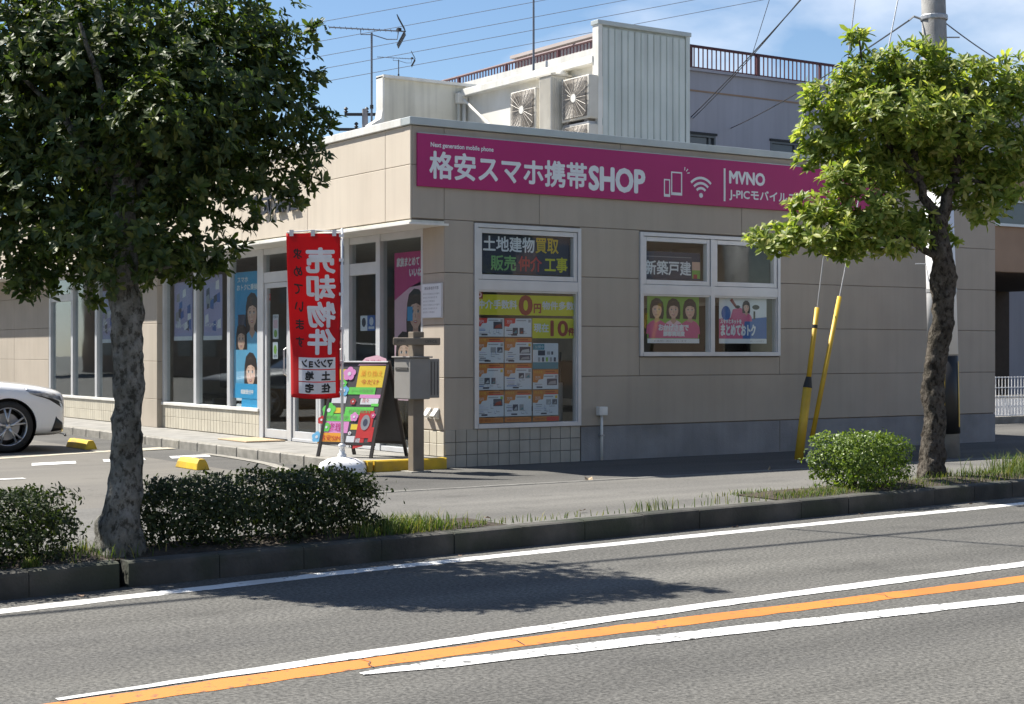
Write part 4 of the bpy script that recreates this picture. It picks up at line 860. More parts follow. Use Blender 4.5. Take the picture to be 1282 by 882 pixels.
# ------------------------------------------------------------------ neighbour behind: lavender render, brown railing
NB = thing('neighbour_house', 'lavender rendered two storey house with brown roof railing behind the shop', 'house', (18, 22, 0))
b = MB(); wall_with_holes(b, 'x', 12, 30, 0, 7.5, 12.4, 12.6, [(13.9,14.68,5.72,6.10),(16.35,17.5,5.70,6.12),(19.6,20.8,5.7,6.12),(14,16,1,3)]); b.build('wall', 'render_lavender', NB)
MB().box(12, 12.2, 12.6, 21.6, 0, 7.5).build('wall', 'cream_wall', NB)
MB().box(12.2, 30, 12.6, 21.6, 7.3, 7.42).build('roof', 'concrete_plinth', NB); MB().box(29.8, 30, 12.6, 21.6, 0, 7.5).build('wall', 'render_lavender', NB); MB().box(12.2, 29.8, 35.8, 21.6, 0, 7.5).build('wall', 'render_lavender', NB)
MB().box(11.93, 30.05, 12.33, 12.62, 7.5, 7.56).build('parapet_cap', 'render_lavender', NB); MB().box(11.72, 12.22, 12.64, 21.65, 7.5, 7.86).build('eave', 'white_metal', NB)
MB().box(11.96, 30.03, 12.385, 12.40, 7.05, 7.085).build('string_course', 'wall_brown', NB)
for (x0, x1, z0, z1) in ((13.9,14.68,5.72,6.10),(16.35,17.5,5.70,6.12),(19.6,20.8,5.7,6.12)):
    f = MB().box(x0,x1,12.39,12.5,z1-.05,z1).box(x0,x1,12.39,12.5,z0,z0+.04).box(x0,x0+.04,12.39,12.5,z0+.04,z1-.05).box(x1-.04,x1,12.39,12.5,z0+.04,z1-.05).box((x0+x1)/2+.2,(x0+x1)/2+.24,12.41,12.5,z0+.04,z1-.05).build('window', 'window_dark', NB)
    MB().box(x0+.04, x1-.04, 12.45, 12.456, z0+.04, z1-.05).build('pane', 'far_glass', f)
    MB().box(x0-.03, x1+.03, 12.36, 12.40, z1, z1+.05).build('hood', 'cable_black', f)
def railing(p0, p1, z0, z1, posts, label):
    p0, p1 = Vector((*p0, 0)), Vector((*p1, 0)); Ln = (p1-p0).length; d = (p1-p0)/Ln
    T = thing('roof_railing', label, 'railing', (*((p0+p1)/2).xy, z0), 0, 'brown railings round the neighbouring roof')
    rail = MB().tube([p0+Vector((0,0,z1)), p1+Vector((0,0,z1))], .035, 6).build('top_rail', 'rail_brown', T); MB().tube([p0+Vector((0,0,z0+.05)), p1+Vector((0,0,z0+.05))], .018, 6).build('bottom_rail', 'rail_brown', T)
    n = int(Ln/.13); me = MB().box(-.011,.011,-.011,.011,z0,z1).mesh('baluster', 'rail_brown'); mp_ = MB().box(-.03,.03,-.03,.03,z0,z1).mesh('post', 'rail_brown')
    k = max(2, int(round(Ln/posts)))
    for i in range(n+1):
        q = p0+d*Ln*i/n; piece('baluster', me, T, (q.x, q.y, 0))
    for i in range(k+1):
        q = p0+d*Ln*i/k; piece('post', mp_, T, (q.x, q.y, 0))
railing((12.05,12.5),(28,12.5),7.56,8.08,1.9,'brown roof railing above the lavender wall'); railing((12.1,12.7),(12.1,21.3),7.86,8.16,2.2,'brown roof railing above the white eave, behind the cooling units')
PH = thing('roof_house', 'pinkish stair house on the neighbouring roof behind the railing', 'roof house', (14.5, 17, 7.42))
MB().box(13.7, 16.3, 15.6, 19, 7.42, 8.75).build('wall', 'render_pink', PH); MB().box(13.6, 16.4, 15.5, 19.1, 8.75, 8.83).build('roof', 'render_pink', PH)
MST = at(668, 60, 36)
T = thing('roof_mast', 'thin dark mast rising above the brown roof railing', 'mast', (MST.x, MST.y, 7.42)); MB().tube([(MST.x,MST.y,7.42),(MST.x,MST.y,12.5)], [.028,.014], 8).build('mast', 'cable_far', T); MB().box(MST.x-.1,MST.x+.1,MST.y-.1,MST.y+.1,7.42,7.50).build('foot', 'cable_black', T)

# house to the right, beyond the end of the shop
HB = thing('brown_house', 'house with brown band and dark open ground floor beyond the shop', 'house', (19, 7, 0))
b = MB(); wall_with_holes(b, 'x', 14.6, 24, 2.78, 4.75, 5.2, 5.4, [(15.3,16.6,3.64,4.15),(18,19.4,3.64,4.3)]); b.build('wall', 'wall_brown', HB)
MB().box(14.55, 24.05, 5.15, 5.198, 4.35, 4.75).build('upper_wall', 'wall_brown', HB)
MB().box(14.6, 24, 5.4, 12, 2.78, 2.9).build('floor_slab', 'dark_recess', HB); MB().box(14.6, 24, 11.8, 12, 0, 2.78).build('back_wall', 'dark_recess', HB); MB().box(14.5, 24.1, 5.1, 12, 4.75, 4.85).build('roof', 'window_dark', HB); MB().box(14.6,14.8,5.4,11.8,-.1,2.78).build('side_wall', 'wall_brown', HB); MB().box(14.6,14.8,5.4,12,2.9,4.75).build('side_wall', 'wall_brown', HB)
for x in (17.5, 20.5, 23.8): MB().box(x, x+.2, 5.25, 5.45, 0, 2.78).build('column', 'wall_brown', HB)
for x0, x1, z0, z1 in ((15.3,16.6,3.64,4.15),(18,19.4,3.64,4.3)):
    f = MB().box(x0,x1,5.14,5.22,z1-.05,z1).box(x0,x1,5.14,5.22,z0,z0+.05).box(x0,x0+.05,5.14,5.22,z0+.05,z1-.05).box(x1-.05,x1,5.14,5.22,z0+.05,z1-.05).build('window', 'aluminium', HB); MB().box(x0+.05,x1-.05,5.20,5.206,z0+.05,z1-.05).build('pane', 'far_glass', f)
FE = thing('mesh_fence', 'low white mesh fence beside the dark ground floor', 'fence', (16.5, 3.6, 0))
MB().box(13.2, 22, 3.58, 3.72, -.1, .12).build('fence_base', 'concrete_edge', FE)
for i in range(6): MB().box(13.3+i*1.7, 13.35+i*1.7, 3.62, 3.67, .12, .85).build('post', 'plastic_white', FE)
for i in range(100): MB().box(13.3+i*.085, 13.312+i*.085, 3.640, 3.648, .14, .82).build('wire', 'plastic_white', FE)
for z in (.14,.3,.46,.62,.80): MB().box(13.3, 21.8, 3.650, 3.662, z, z+.016).build('rail', 'plastic_white', FE)
LW = thing('low_wall', 'low white wall with coping behind the mesh fence', 'wall', (17, 4.4, 0))
MB().box(13.3, 22, 4.3, 4.42, -.05, .42).build('wall', 'plastic_white', LW); MB().box(13.28, 22.02, 4.28, 4.44, .42, .46).build('coping', 'concrete_edge', LW)
# unseen blocks added across the road and lot to darken the glass reflections
def block(x0, x1, y0, y1, h, label, face, m):
    T = thing('reflection_block', label, 'building', ((x0+x1)/2, (y0+y1)/2, 0))
    MB().box(x0, x1, y0, y1, -.2, h).build('wall', m, T); MB().box(x0-.2, x1+.2, y0-.2, y1+.2, h, h+.2).build('roof', 'concrete_plinth', T)
    for fl in range(int(h/2.9)):
        z = 1+fl*2.9
        if face == 'x':
            for i in range(int((y1-y0)/3.5)):
                y = y0+.8+i*3.5; MB().box(x1, x1+.05, y, y+1.9, z, z+1.4).build('window', 'window_dark', T)
        else:
            for i in range(int((x1-x0)/3.5)):
                x = x0+.8+i*3.5; MB().box(x, x+1.9, y1, y1+.05, z, z+1.4).build('window', 'window_dark', T)
block(-38, -28, 8, 95, 17, 'unseen brown block added beyond the parking lot to darken reflections in the front glass', 'x', 'wall_brown')
block(-4, 34, -46, -34, 8.5, 'unseen brown block added across the road to darken reflections in the side windows', 'y', 'wall_brown')

# ------------------------------------------------------------------ street furniture in front of the shop
# post with letter boxes and name boards
x, y = -.55, -.34
T = thing('letterbox_post', 'brown square post with letter boxes and name boards by yellow kerb', 'mailbox', (x, y, 0))
MB().box(x-.065, x+.065, y-.055, y+.055, -.05, 1.46).build('post', 'post_brown', T, bevel=.006)
MB().box(x-.12, x+.12, y-.11, y+.11, .001, .012).build('footing', 'concrete_edge', T)
ux = Vector((CY, -SY, 0)); uy = Vector((SY, CY, 0)); o = Vector((x, y, 0))
nb = MB().frame(o, ux, SZ, -uy, -.235, .255, 1.32, 1.40, .05, .085).build('name_board', 'post_brown', T, bevel=.012)
q = Print(o-uy*.086, ux, SZ, nb)
q.text('JPIC', -.20, 1.345, .10, .03, 'box_dark', 1); q.text('OFFICE', .10, 1.345, .12, .03, 'box_dark', 1); q.done()
bx = MB().box(-.69, -.45, -.46, -.12, .76, 1.19).build('letter_box', 'box_grey', T, bevel=.010)
MB().box(-.697, -.689, -.42, -.16, 1.06, 1.09).build('letter_slot', 'box_dark', bx); MB().box(-.71, -.43, -.48, -.10, 1.19, 1.205).build('lid', 'box_grey', bx, bevel=.004)
bz = MB().box(-.42, -.30, -.40, -.18, .77, 1.18).build('letter_box', 'box_grey', T, bevel=.008)
for k in range(3): MB().box(-.40+k*.035, -.395+k*.035, -.404, -.399, .80, 1.15).build('rib', 'box_dark', bz)
MB().box(-.46, -.41, -.36, -.30, .93, .99).build('bracket', 'galvanised', T)

# red banner on a pole in a white water base; the printed side faces the shop, so it reads mirrored
fb = Vector((*rel(-1.745, 16.25), 0)); T = thing('banner_flag', 'tall red banner with mirrored white characters on white base', 'banner', fb)
base = MB()
rings = [(.235,.15,.0),(.245,.16,.02),(.245,.16,.07),(.22,.14,.115),(.15,.10,.15),(.09,.075,.165),(.05,.05,.17)]; n = 28; vs_ = []; fs_ = []
for a_, b_, z in rings:
    for k in range(n):
        t = 2*math.pi*k/n; c_, s_ = math.cos(t), math.sin(t); ex = .55
        px = math.copysign(abs(c_)**ex, c_)*a_; py = math.copysign(abs(s_)**ex, s_)*b_; w_ = fb+ux*px+uy*py; vs_.append((w_.x, w_.y, z+.001))
for i in range(len(rings)-1):
    for k in range(n): fs_.append((i*n+k, i*n+(k+1)%n, (i+1)*n+(k+1)%n, (i+1)*n+k))
fs_ += [tuple(range(n-1,-1,-1)), tuple(range((len(rings)-1)*n, len(rings)*n))]
base.add(vs_, fs_); base.build('water_base', 'plastic_white', T, smooth=True)
MB().lathe([(.045,.17),(.045,.20),(.03,.21),(.03,.27),(.038,.27),(.038,.30),(.02,.31)], fb, (0,0,1), 16).build('socket', 'plastic_white', T, smooth=True)
MB().tube([fb+Vector((0,0,.3)), fb+Vector((0,0,1.35)), fb+Vector((0,0,2.52))], [.0155,.013,.012], 10).build('pole', 'plastic_white', T, smooth=True)
MB().tube([fb+Vector((0,0,2.485)), fb+Vector((0,0,2.50))-ux*.30, fb+Vector((0,0,2.48))-ux*.57], .007, 8).build('cross_bar', 'plastic_white', T)
fo = fb+Vector((0,0,.79))-ux*.575; FWd, FH = .555, 1.68
def wave(p):
    d = p-fo; X = d.dot(ux); Zh = d.z; low = 1-Zh/FH
    off = (.036*math.sin(X*9+Zh*1.3)+.034*math.sin(X*5-Zh*4.5+1))*(.25+.9*low)+.07*low*low
    return p+uy*(-off)+ux*(.055*low*(1-X/FWd)*1.2)-Vector((0,0,.02*math.sin(X*5)*low))
g_ = MB(); nx, nz = 16, 40; vs_ = [wave(fo+ux*(FWd*i/nx)+Vector((0,0,FH*j/nz))) for j in range(nz+1) for i in range(nx+1)]
g_.add(vs_, [(j*(nx+1)+i, j*(nx+1)+i+1, (j+1)*(nx+1)+i+1, (j+1)*(nx+1)+i) for j in range(nz) for i in range(nx)])
fl = g_.build('cloth', 'flag_red', T, smooth=True, fix=False); sm = fl.modifiers.new('solid', 'SOLIDIFY'); sm.thickness = .0016; sm.offset = 0
class Mirror(Print):
    def rect(s, x0, y0, x1, y1, m, l=1, name='print', n=10):
        for i in range(n):
            for j in range(3): s.poly([(x0+(x1-x0)*(i+a)/n, y0+(y1-y0)*(j+b)/3) for a, b in ((0,0),(1,0),(1,1),(0,1))], m, l, name)
        return s
    def P(s, x, y, l): return super().P(FWd-x, y, l)
q = Mirror(fo, ux, (0,0,1), T, warp=wave); q.step = .003; q.n = -uy; q.o = Vector(fo)
for i, ch in enumerate('売却物件'): q.text(ch, .06, 1.28-i*.275, .29, .245, 'cloth_white', 1.2, bold=.011)
for i, ch in enumerate('求めています'): q.text(ch, .40, 1.42-i*.18, .085, .10, 'ink_black', 1.2, bold=.003)
for i, w_ in enumerate(('マンション', '土地', '住宅')):
    q.uid += 1; q.rect(.05, .30-i*.125, .46, .415-i*.125, 'cloth_white', 1, 'white_panel')
    if i == 0: q.text(w_, .08, .318, .34, .08, 'ink_black', 2.5, bold=.004)
    else:
        for j, ch in enumerate(w_): q.text(ch, .11+j*.18, .316-i*.125, .09, .085, 'ink_black', 2.5, bold=.004)
q.done()
for z in (2.45, 2.2, 1.85, 1.5, 1.15, .85): MB().frame(fb, ux, SZ, -uy, -.03, .016, z-.02, z+.01, -.016, .016).build('strap', 'cloth_white', T)
for i in range(3): MB().frame(fb-ux*(.08+.22*i), ux, SZ, -uy, -.02, .02, 2.44, 2.505, -.012, .012).build('loop', 'cloth_white', T)

# A-board with coloured notes
FL_, FR_ = Vector((*rel(-2.13,17.2),.11)), Vector((*rel(-1.50,16.92),.11)); sp = Vector((*rel(.36,.38),0))-Vector((*rel(0,0),0))
ex = (FR_-FL_); wA = ex.length; ex.normalize(); topL = FL_+sp*.5+Vector((0,0,1.04)); ey = (topL-FL_); hA = ey.length; ey.normalize()
T = thing('a_board', 'black chalk A board covered in bright paper notes beside the banner', 'sign', (FL_+FR_+sp)/2)
nA = ex.cross(ey).normalized()
MB().frame(FL_, ex, ey, nA, .03, wA-.03, .17, hA-.03, -.012, 0).build('front_board', 'board_black', T)
for a_ in (0, wA-.035): MB().frame(FL_, ex, ey, nA, a_, a_+.035, 0, hA, -.018, .006).build('front_leg', 'board_frame', T)
for a_ in (.14, hA-.03): MB().frame(FL_, ex, ey, nA, .035, wA-.035, a_, a_+.03, -.016, .004).build('front_rail', 'board_frame', T)
RL_ = FL_+sp; ey2 = (topL-RL_).normalized(); n2 = ey2.cross(ex).normalized()
MB().frame(RL_, ex, ey2, n2, .03, wA-.03, .17, hA-.03, -.0, .012).build('rear_board', 'board_black', T)
for a_ in (0, wA-.035): MB().frame(RL_, ex, ey2, n2, a_, a_+.035, 0, hA, -.006, .018).build('rear_leg', 'board_frame', T)
MB().frame(RL_, ex, ey2, n2, .035, wA-.035, .14, .17, -.004, .016).build('rear_rail', 'board_frame', T)
MB().tube([FL_+ey*(hA-.01)+ex*.02, FL_+ey*(hA-.01)+ex*(wA-.02)], .012, 8).build('hinge', 'galvanised', T)
q = Print(FL_+nA*.0005, ex, ey, T); q.step = .0012
def note(x0,y0,x1,y1,m,l=1,nm='note',sk=0): q.uid += 1; q.poly([(x0,y0),(x1,y0+sk),(x1,y1+sk),(x0,y1)], m, l, nm)
note(.33,.78,.66,1.02,'p_neonyellow'); note(.25,.70,.58,.78,'p_neongreen',2); note(.42,.59,.64,.67,'p_white'); note(.25,.47,.60,.56,'p_neongreen'); note(.0,.40,.35,.48,'p_neongreen',2); note(.02,.27,.33,.40,'p_neonpink'); note(-.02,.15,.28,.27,'p_neonorange',2); note(.33,.17,.50,.24,'p_white'); note(.44,.22,.62,.52,'p_red',2); q.ell(.53,.39,.055,.085,'p_grey',4,'lens'); q.ell(.53,.39,.028,.04,'p_ink',5,'lens')
note(.07,.86,.17,.98,'p_neonyellow',2); note(.40,.66,.66,.70,'p_neonpink',2); note(.06,.60,.24,.68,'p_white',1); note(.02,.49,.2,.55,'p_neonyellow',1); note(.36,.31,.44,.37,'p_neonyellow',1); note(.56,.57,.65,.60,'p_neongreen',2); note(.43,.10,.55,.24,'p_red',1,sk=.03); note(.60,.18,.65,.34,'p_red',3)
for cx_, cy_, r_, m_ in ((.22,.93,.075,'p_neonpink'),(.17,.82,.04,'p_neongreen'),(.19,.74,.06,'p_sky'),(.05,.52,.08,'p_neongreen'),(-.02,.41,.045,'p_red'),(.38,.45,.05,'p_neonpink'),(-.04,.22,.06,'p_sky'),(.06,.33,.05,'p_neongreen'),(.61,.47,.03,'p_pink'),(.36,.27,.02,'p_white'),(.33,.62,.035,'p_redtext')):
    q.uid += 1
    for k in range(5): q.ell(cx_+r_*.55*math.cos(R(72*k+18)), cy_+r_*.55*math.sin(R(72*k+18)), r_*.52, r_*.52, m_, 3+k*.15, 'paper_flower', n=10)
    q.ell(cx_, cy_, r_*.3, r_*.3, 'p_white' if m_ != 'p_white' else 'p_red', 5, 'paper_flower', n=10)
q.poly([(.30,1.02),(.66,1.03),(.64,1.10),(.52,1.14),(.38,1.11)], 'p_lightpink', 1, 'topper').text('スマホ', .38, 1.05, .2, .04, 'p_magenta', 2)
q.text('乗り換え', .36, .90, .27, .07, 'p_neonorange', 3).text('今だけ', .38, .81, .22, .06, 'p_red', 3).text('データ無制限', .28, .72, .27, .045, 'p_greentext', 4).text('月々', .44, .61, .08, .045, 'p_red', 3).text('相談無料', .29, .49, .28, .05, 'p_greentext', 3).text('機種変更', .03, .42, .28, .045, 'p_greentext', 4).text('修理', .06, .29, .2, .09, 'p_magenta', 3).text('格安SIM', .0, .18, .26, .065, 'p_red', 4)
q.done()
# door mat, hose, fallen leaves
T = thing('door_mat', 'beige door mat lying on the platform before the door', 'mat', (-.33, 4.2, .11)); MB().box(-.62, -.08, 3.75, 4.65, .111, .128).build('mat', 'mat_beige', T, bevel=.006); MB().box(-.60,-.10,3.78,4.62,.1275,.1295).build('pile', 'mat_beige', T)
pts = [Vector((-1.35+.16*math.sin(i*.8), 8.6+i*.32, .012+.004*math.sin(i))) for i in range(14)]
tag(MB().tube(pts, .011, 6).build('hose', 'black_plastic', None, smooth=True, origin=pts[0]), 'thin black hose lying along the foot of the shop front', 'hose')
def dead_leaf(u, v, z, label, s=.06):
    d = (1.25-z)*1980/(v-442); p = at(u, v, d); b = MB(); a_ = rnd.uniform(0, 6)
    b.add([p+Vector((math.cos(a_+t)*s*k, math.sin(a_+t)*s*k, h)) for t, k, h in ((0,1,.035),(.7,.6,.02),(2.4,.7,.045),(3.14,1,.012),(3.9,.6,.004),(5.5,.7,.004))]+[p+Vector((0,0,.004))], [(6,0,1),(6,1,2),(6,2,3),(6,3,4),(6,4,5),(6,5,0)])
    tag(b.build('fallen_leaf', 'mat_beige', None, origin=p, fix=False), label, 'leaf', 'fallen leaves on the pavement and road')
dead_leaf(737, 603, .004, 'curled dry leaf at the edge of the wall shadow'); dead_leaf(733, 677, ROADZ, 'curled dry leaf lying on the road against the kerb', .05); dead_leaf(963, 590, .004, 'small dry leaf on the pavement in front of guy wires', .03)

for i in range(18):
    x = [-6.6,-5.9,-5.2,-3.6,-3.2,-2.5,-1.7,-.6,.3,.7,1.1,1.3,2.3,2.6,2.9,3.3,3.6,4.1][i]+rnd.uniform(-.1,.1); onroad = i % 3 == 1
    p_ = Vector((x, kerb_y(x)-.04-rnd.random()*.1 if onroad else kerb_y(x)+.2+rnd.random()*.4, ROADZ+.001 if onroad else .02)); s_ = rnd.uniform(.018,.04); a_ = rnd.uniform(0,6)
    b = MB(); b.add([p_+Vector((math.cos(a_+t)*s_*k, math.sin(a_+t)*s_*k*.7, h*s_*.5)) for t, k, h in ((0,1,.6),(.7,.6,.3),(2.4,.7,.9),(3.14,1,.2),(3.9,.6,.05),(5.5,.7,.05))]+[p_+Vector((0,0,.003))], [(6,0,1),(6,1,2),(6,2,3),(6,3,4),(6,4,5),(6,5,0)])
    tag(b.build('fallen_leaf', 'wall_brown', None, origin=p_, fix=False), 'small dry brown leaf lying at the foot of the kerb on the road' if onroad else 'small dry brown leaf lying on the planting strip or pavement behind the kerb', 'leaf', 'dry leaves at the foot of the kerb' if onroad else 'dry leaves behind the kerb')

# ------------------------------------------------------------------ utility pole, guys, cables
pb = Vector((*rel(5.17, 18.85), 0)); lean = (-ux*.027+uy*.0); ptop = pb+Vector((0,0,12))+lean*12
P = lambda z: pb+Vector((0,0,z))+lean*z
T = thing('utility_pole', 'leaning grey concrete utility pole with white sleeve behind the bright tree', 'utility pole', pb)
MB().tube([P(-.1),P(3),P(12)], [.168,.155,.105], 24).build('pole', 'concrete_pole', T, smooth=True)
MB().tube([P(1.22),P(3.15)], [.1775,.1665], 24).build('poster_guard', 'plastic_white', T, smooth=True)
MB().tube([P(.28),P(1.2)], [.1775,.172], 24).build('warning_sleeve', 'black_plastic', T, smooth=True)
for k in range(5):
    vs_ = [P(.36+.78*j/6)+(ux*math.cos(a0)+uy*math.sin(a0))*.181 for j in range(7) for a0 in (k*1.257+.5+.12*j/6, k*1.257+.59+.12*j/6, k*1.257+.68+.12*j/6)]
    MB().add(vs_, [(j*3+i,j*3+i+1,j*3+i+4,j*3+i+3) for j in range(6) for i in range(2)]).build('yellow_strip', 'guy_yellow', T, smooth=True, fix=False)
for z in (1.95, 3.2, 5.2, 6.9, 11): MB().lathe([(.185-.0055*z,0),(.19-.0055*z,.01),(.19-.0055*z,.05),(.185-.0055*z,.06)], P(z), (0,0,1), 20).build('clamp_band', 'galvanised', T)
for i in range(9): MB().tube([P(2.3+i*.9)+(ux if i % 2 else -ux)*.13, P(2.3+i*.9)+(ux if i % 2 else -ux)*.30], .009, 6).build('step_bolt', 'galvanised', T)
MB().tube([P(5.2)-ux*.1, P(5.25)-ux*.24, P(5.2)-ux*.30], .014, 6).build('cable_bracket', 'galvanised', T)
MB().frame(P(10.2), ux, SZ, uy, -.9, .9, -.04, .04, -.04, .04).build('cross_arm', 'galvanised', T)
ga = Vector((*rel(3.24, 17.9), 0))
def guy(z, c0, c1, thick, label, dx):
    a_ = ga+ux*dx; e = P(z)-ux*.1; d = (e-a_).normalized()
    T = thing('guy_wire', label, 'guy wire', a_, 0, 'guy wires of the utility pole')
    MB().tube([a_, e], .0075, 6).build('wire', 'galvanised', T)
    MB().tube([a_+d*c0[0], a_+d*c0[1]], thick, 12).build('yellow_cover', 'guy_yellow', T, smooth=True)
    if c1:
        MB().tube([a_+d*c1[0], a_+d*c1[1]], .029, 12).build('yellow_cover', 'guy_yellow', T, smooth=True); MB().tube([a_+d*(c0[1]-.005), a_+d*(c0[1]+.12)], [.054,.032], 12).build('black_cap', 'black_plastic', T); MB().tube([a_+d*(c1[1]-.24), a_+d*(c1[1]-.20)], .0305, 12).build('black_ring', 'black_plastic', T)
    MB().tube([a_-Vector((0,0,.05)), a_+d*.12], .02, 8).build('anchor_rod', 'galvanised', T)
guy(11, (.03,.86), (.94,1.78), .052, 'guy wire with thick yellow cover and black cap by the wall', 0)
guy(6.9, (.30,1.95), None, .028, 'guy wire in one long thin yellow cover by the wall', .10)
def cable(p, q, sag, r, m, label, n=24, group='overhead cables'):
    p, q = Vector(p), Vector(q); pts = [p.lerp(q, i/n)-Vector((0,0,4*sag*(i/n)*(1-i/n))) for i in range(n+1)]
    tag(MB().tube(pts, r, 5).build('overhead_cable', m, None, origin=p), label, 'cable', group)
hook = P(5.2)-ux*.30
cable(hook, at(893,171,39.3), .12, .010, 'cable_black', 'black cable running from pole bracket to the lavender wall window')
cable(P(7.1)-ux*.12, at(862,151,35.5), .10, .011, 'cable_black', 'upper black cable crossing the brown railing to the lavender wall'); cable(P(7.25)-ux*.12, at(864,153,35.6), .16, .009, 'cable_black', 'thin black cable hung close under the upper black one')
cable(P(11.2)-ux*.1, at(940,75,36), .1, .008, 'cable_far', 'faint grey cable rising steeply above the brown railing')
cable(P(5.2)+ux*.1, at(1340,120,24), .1, .008, 'cable_far', 'grey cable leaving the pole behind the bright tree')
for i, (va, vb) in enumerate(((27,-38),(51,-12),(70,6),(86,21),(102.5,38))):
    cable(at(60,va+62.5,70), at(1150,va-139,70), .1, .014, 'cable_far', 'thin far grey wire strung across the sky behind the aerials', group='parallel far wires')
cable(P(7.0), (-36,-2.2,7.2), .5, .03, 'cable_black', 'thick street cable high above the pavement', 40)
cable((-3.0,-1.15,6.62), (8.7,-34,7.6), .3, .022, 'cable_black', 'service cable high above the road')
P2 = thing('utility_pole', 'plain grey concrete utility pole farther down the pavement', 'utility pole', (-36,-2.1,0)); MB().tube([(-36,-2.1,-.1),(-36,-2.1,10)], [.16,.11], 16).build('pole', 'concrete_pole', P2, smooth=True); MB().box(-36.8,-35.2,-2.15,-2.05,9.2,9.3).build('cross_arm', 'galvanised', P2)
fp = at(457, 148, 58); T = thing('far_utility_pole', 'far dark utility pole top with insulators beyond the fascia', 'utility pole', (fp.x, fp.y, 0))
MB().tube([(fp.x,fp.y,0),(fp.x,fp.y,fp.z+.3)], [.16,.11], 10).build('pole', 'concrete_plinth', T)
for dz, w_ in ((.1,.75),(-.45,.95)): MB().frame((fp.x,fp.y,fp.z+dz), ux, SZ, uy, -w_, w_*.55, -.05, .05, -.05, .05).build('cross_arm', 'cable_black', T)
for i in range(4): MB().lathe([(.03,0),(.09,.05),(.03,.1),(.09,.15),(.03,.22)], Vector((fp.x,fp.y,fp.z+(-.4 if i % 2 else .15)))+ux*(-.7+i*.38), (0,0,1), 8).build('insulator', 'cable_black', T)

# ------------------------------------------------------------------ the white car, nose towards the shop
NX, CYC = -2.42, 5.98                                  # nose x, centre line y
T = thing('white_car', 'white saloon car with five spoke wheels parked nose to the shop', 'car', (NX-2.3, CYC, 0))
ST_ = [(0,.66,.21,.645,.715),(.025,.745,.185,.67,.745),(.08,.805,.175,.695,.77),(.20,.85,.17,.725,.80),(.40,.882,.17,.755,.835),(.70,.895,.17,.78,.868),(1.05,.90,.18,.80,.90),(1.45,.90,.18,.82,.925),(2.0,.90,.18,.855,.95),(3.0,.90,.18,.88,.965),(3.9,.89,.19,.91,.99),(4.35,.84,.22,.90,.98),(4.55,.76,.28,.84,.93),(4.62,.62,.36,.72,.80)]
def sec(w, zb, zs, zt):
    half = [(w*.90,zb),(w*.985,zb+.10),(w,.28*zb+.72*(zs*.72)),(w*.992,zs-.07),(w*.962,zs),(w*.87,zt-.012),(w*.48,zt+.012),(0,zt+.02)]
    return half+[(-a, z) for a, z in reversed(half[:-1])]
body = MB(); n = 15; vs_ = []
for s_, w, zb, zs, zt in ST_: vs_ += [(NX-s_, CYC-a_, z) for a_, z in sec(w, zb, zs, zt)]
fs_ = [(i*n+k, i*n+k+1, (i+1)*n+k+1, (i+1)*n+k) for i in range(len(ST_)-1) for k in range(n-1)]+[(i*n+n-1, i*n, (i+1)*n, (i+1)*n+n-1) for i in range(len(ST_)-1)]
fs_ += [(k, n-1-k, n-2-k, k+1) for k in range(n//2)]+[((len(ST_)-1)*n+k, (len(ST_)-1)*n+k+1, (len(ST_)-1)*n+n-2-k, (len(ST_)-1)*n+n-1-k) for k in range(n//2)]
body.add(vs_, [f if len(set(f)) == 4 else tuple(dict.fromkeys(f)) for f in fs_])
bo = body.build('body', 'car_white', T, smooth=True); su = bo.modifiers.new('sub', 'SUBSURF'); su.levels = su.render_levels = 2
WX = [NX-.77, NX-.77-2.78]; WYC = [CYC-.80, CYC+.80]
cut = MB()
for wx in WX:
    for sg in (-1, 1): cut.lathe([(0.001,0),(.355,0),(.355,.42),(.001,.42)], (wx, CYC+sg*.55, .325), (0,sg,0), 40)
co = cut.build('cutter', 'car_dark'); bm_ = bo.modifiers.new('arch', 'BOOLEAN'); bm_.object = co; bm_.operation = 'DIFFERENCE'; bm_.solver = 'EXACT'
bpy.context.view_layer.update(); dg = bpy.context.evaluated_depsgraph_get()
me = bpy.data.meshes.new_from_object(bo.evaluated_get(dg)); bo.modifiers.clear(); bo.data = me; me.materials.clear(); me.materials.append(MATS['car_white'])
for p_ in me.polygons: p_.material_index = 0
bpy.data.objects.remove(co)
es = bo.modifiers.new('split', 'EDGE_SPLIT'); es.split_angle = R(35)
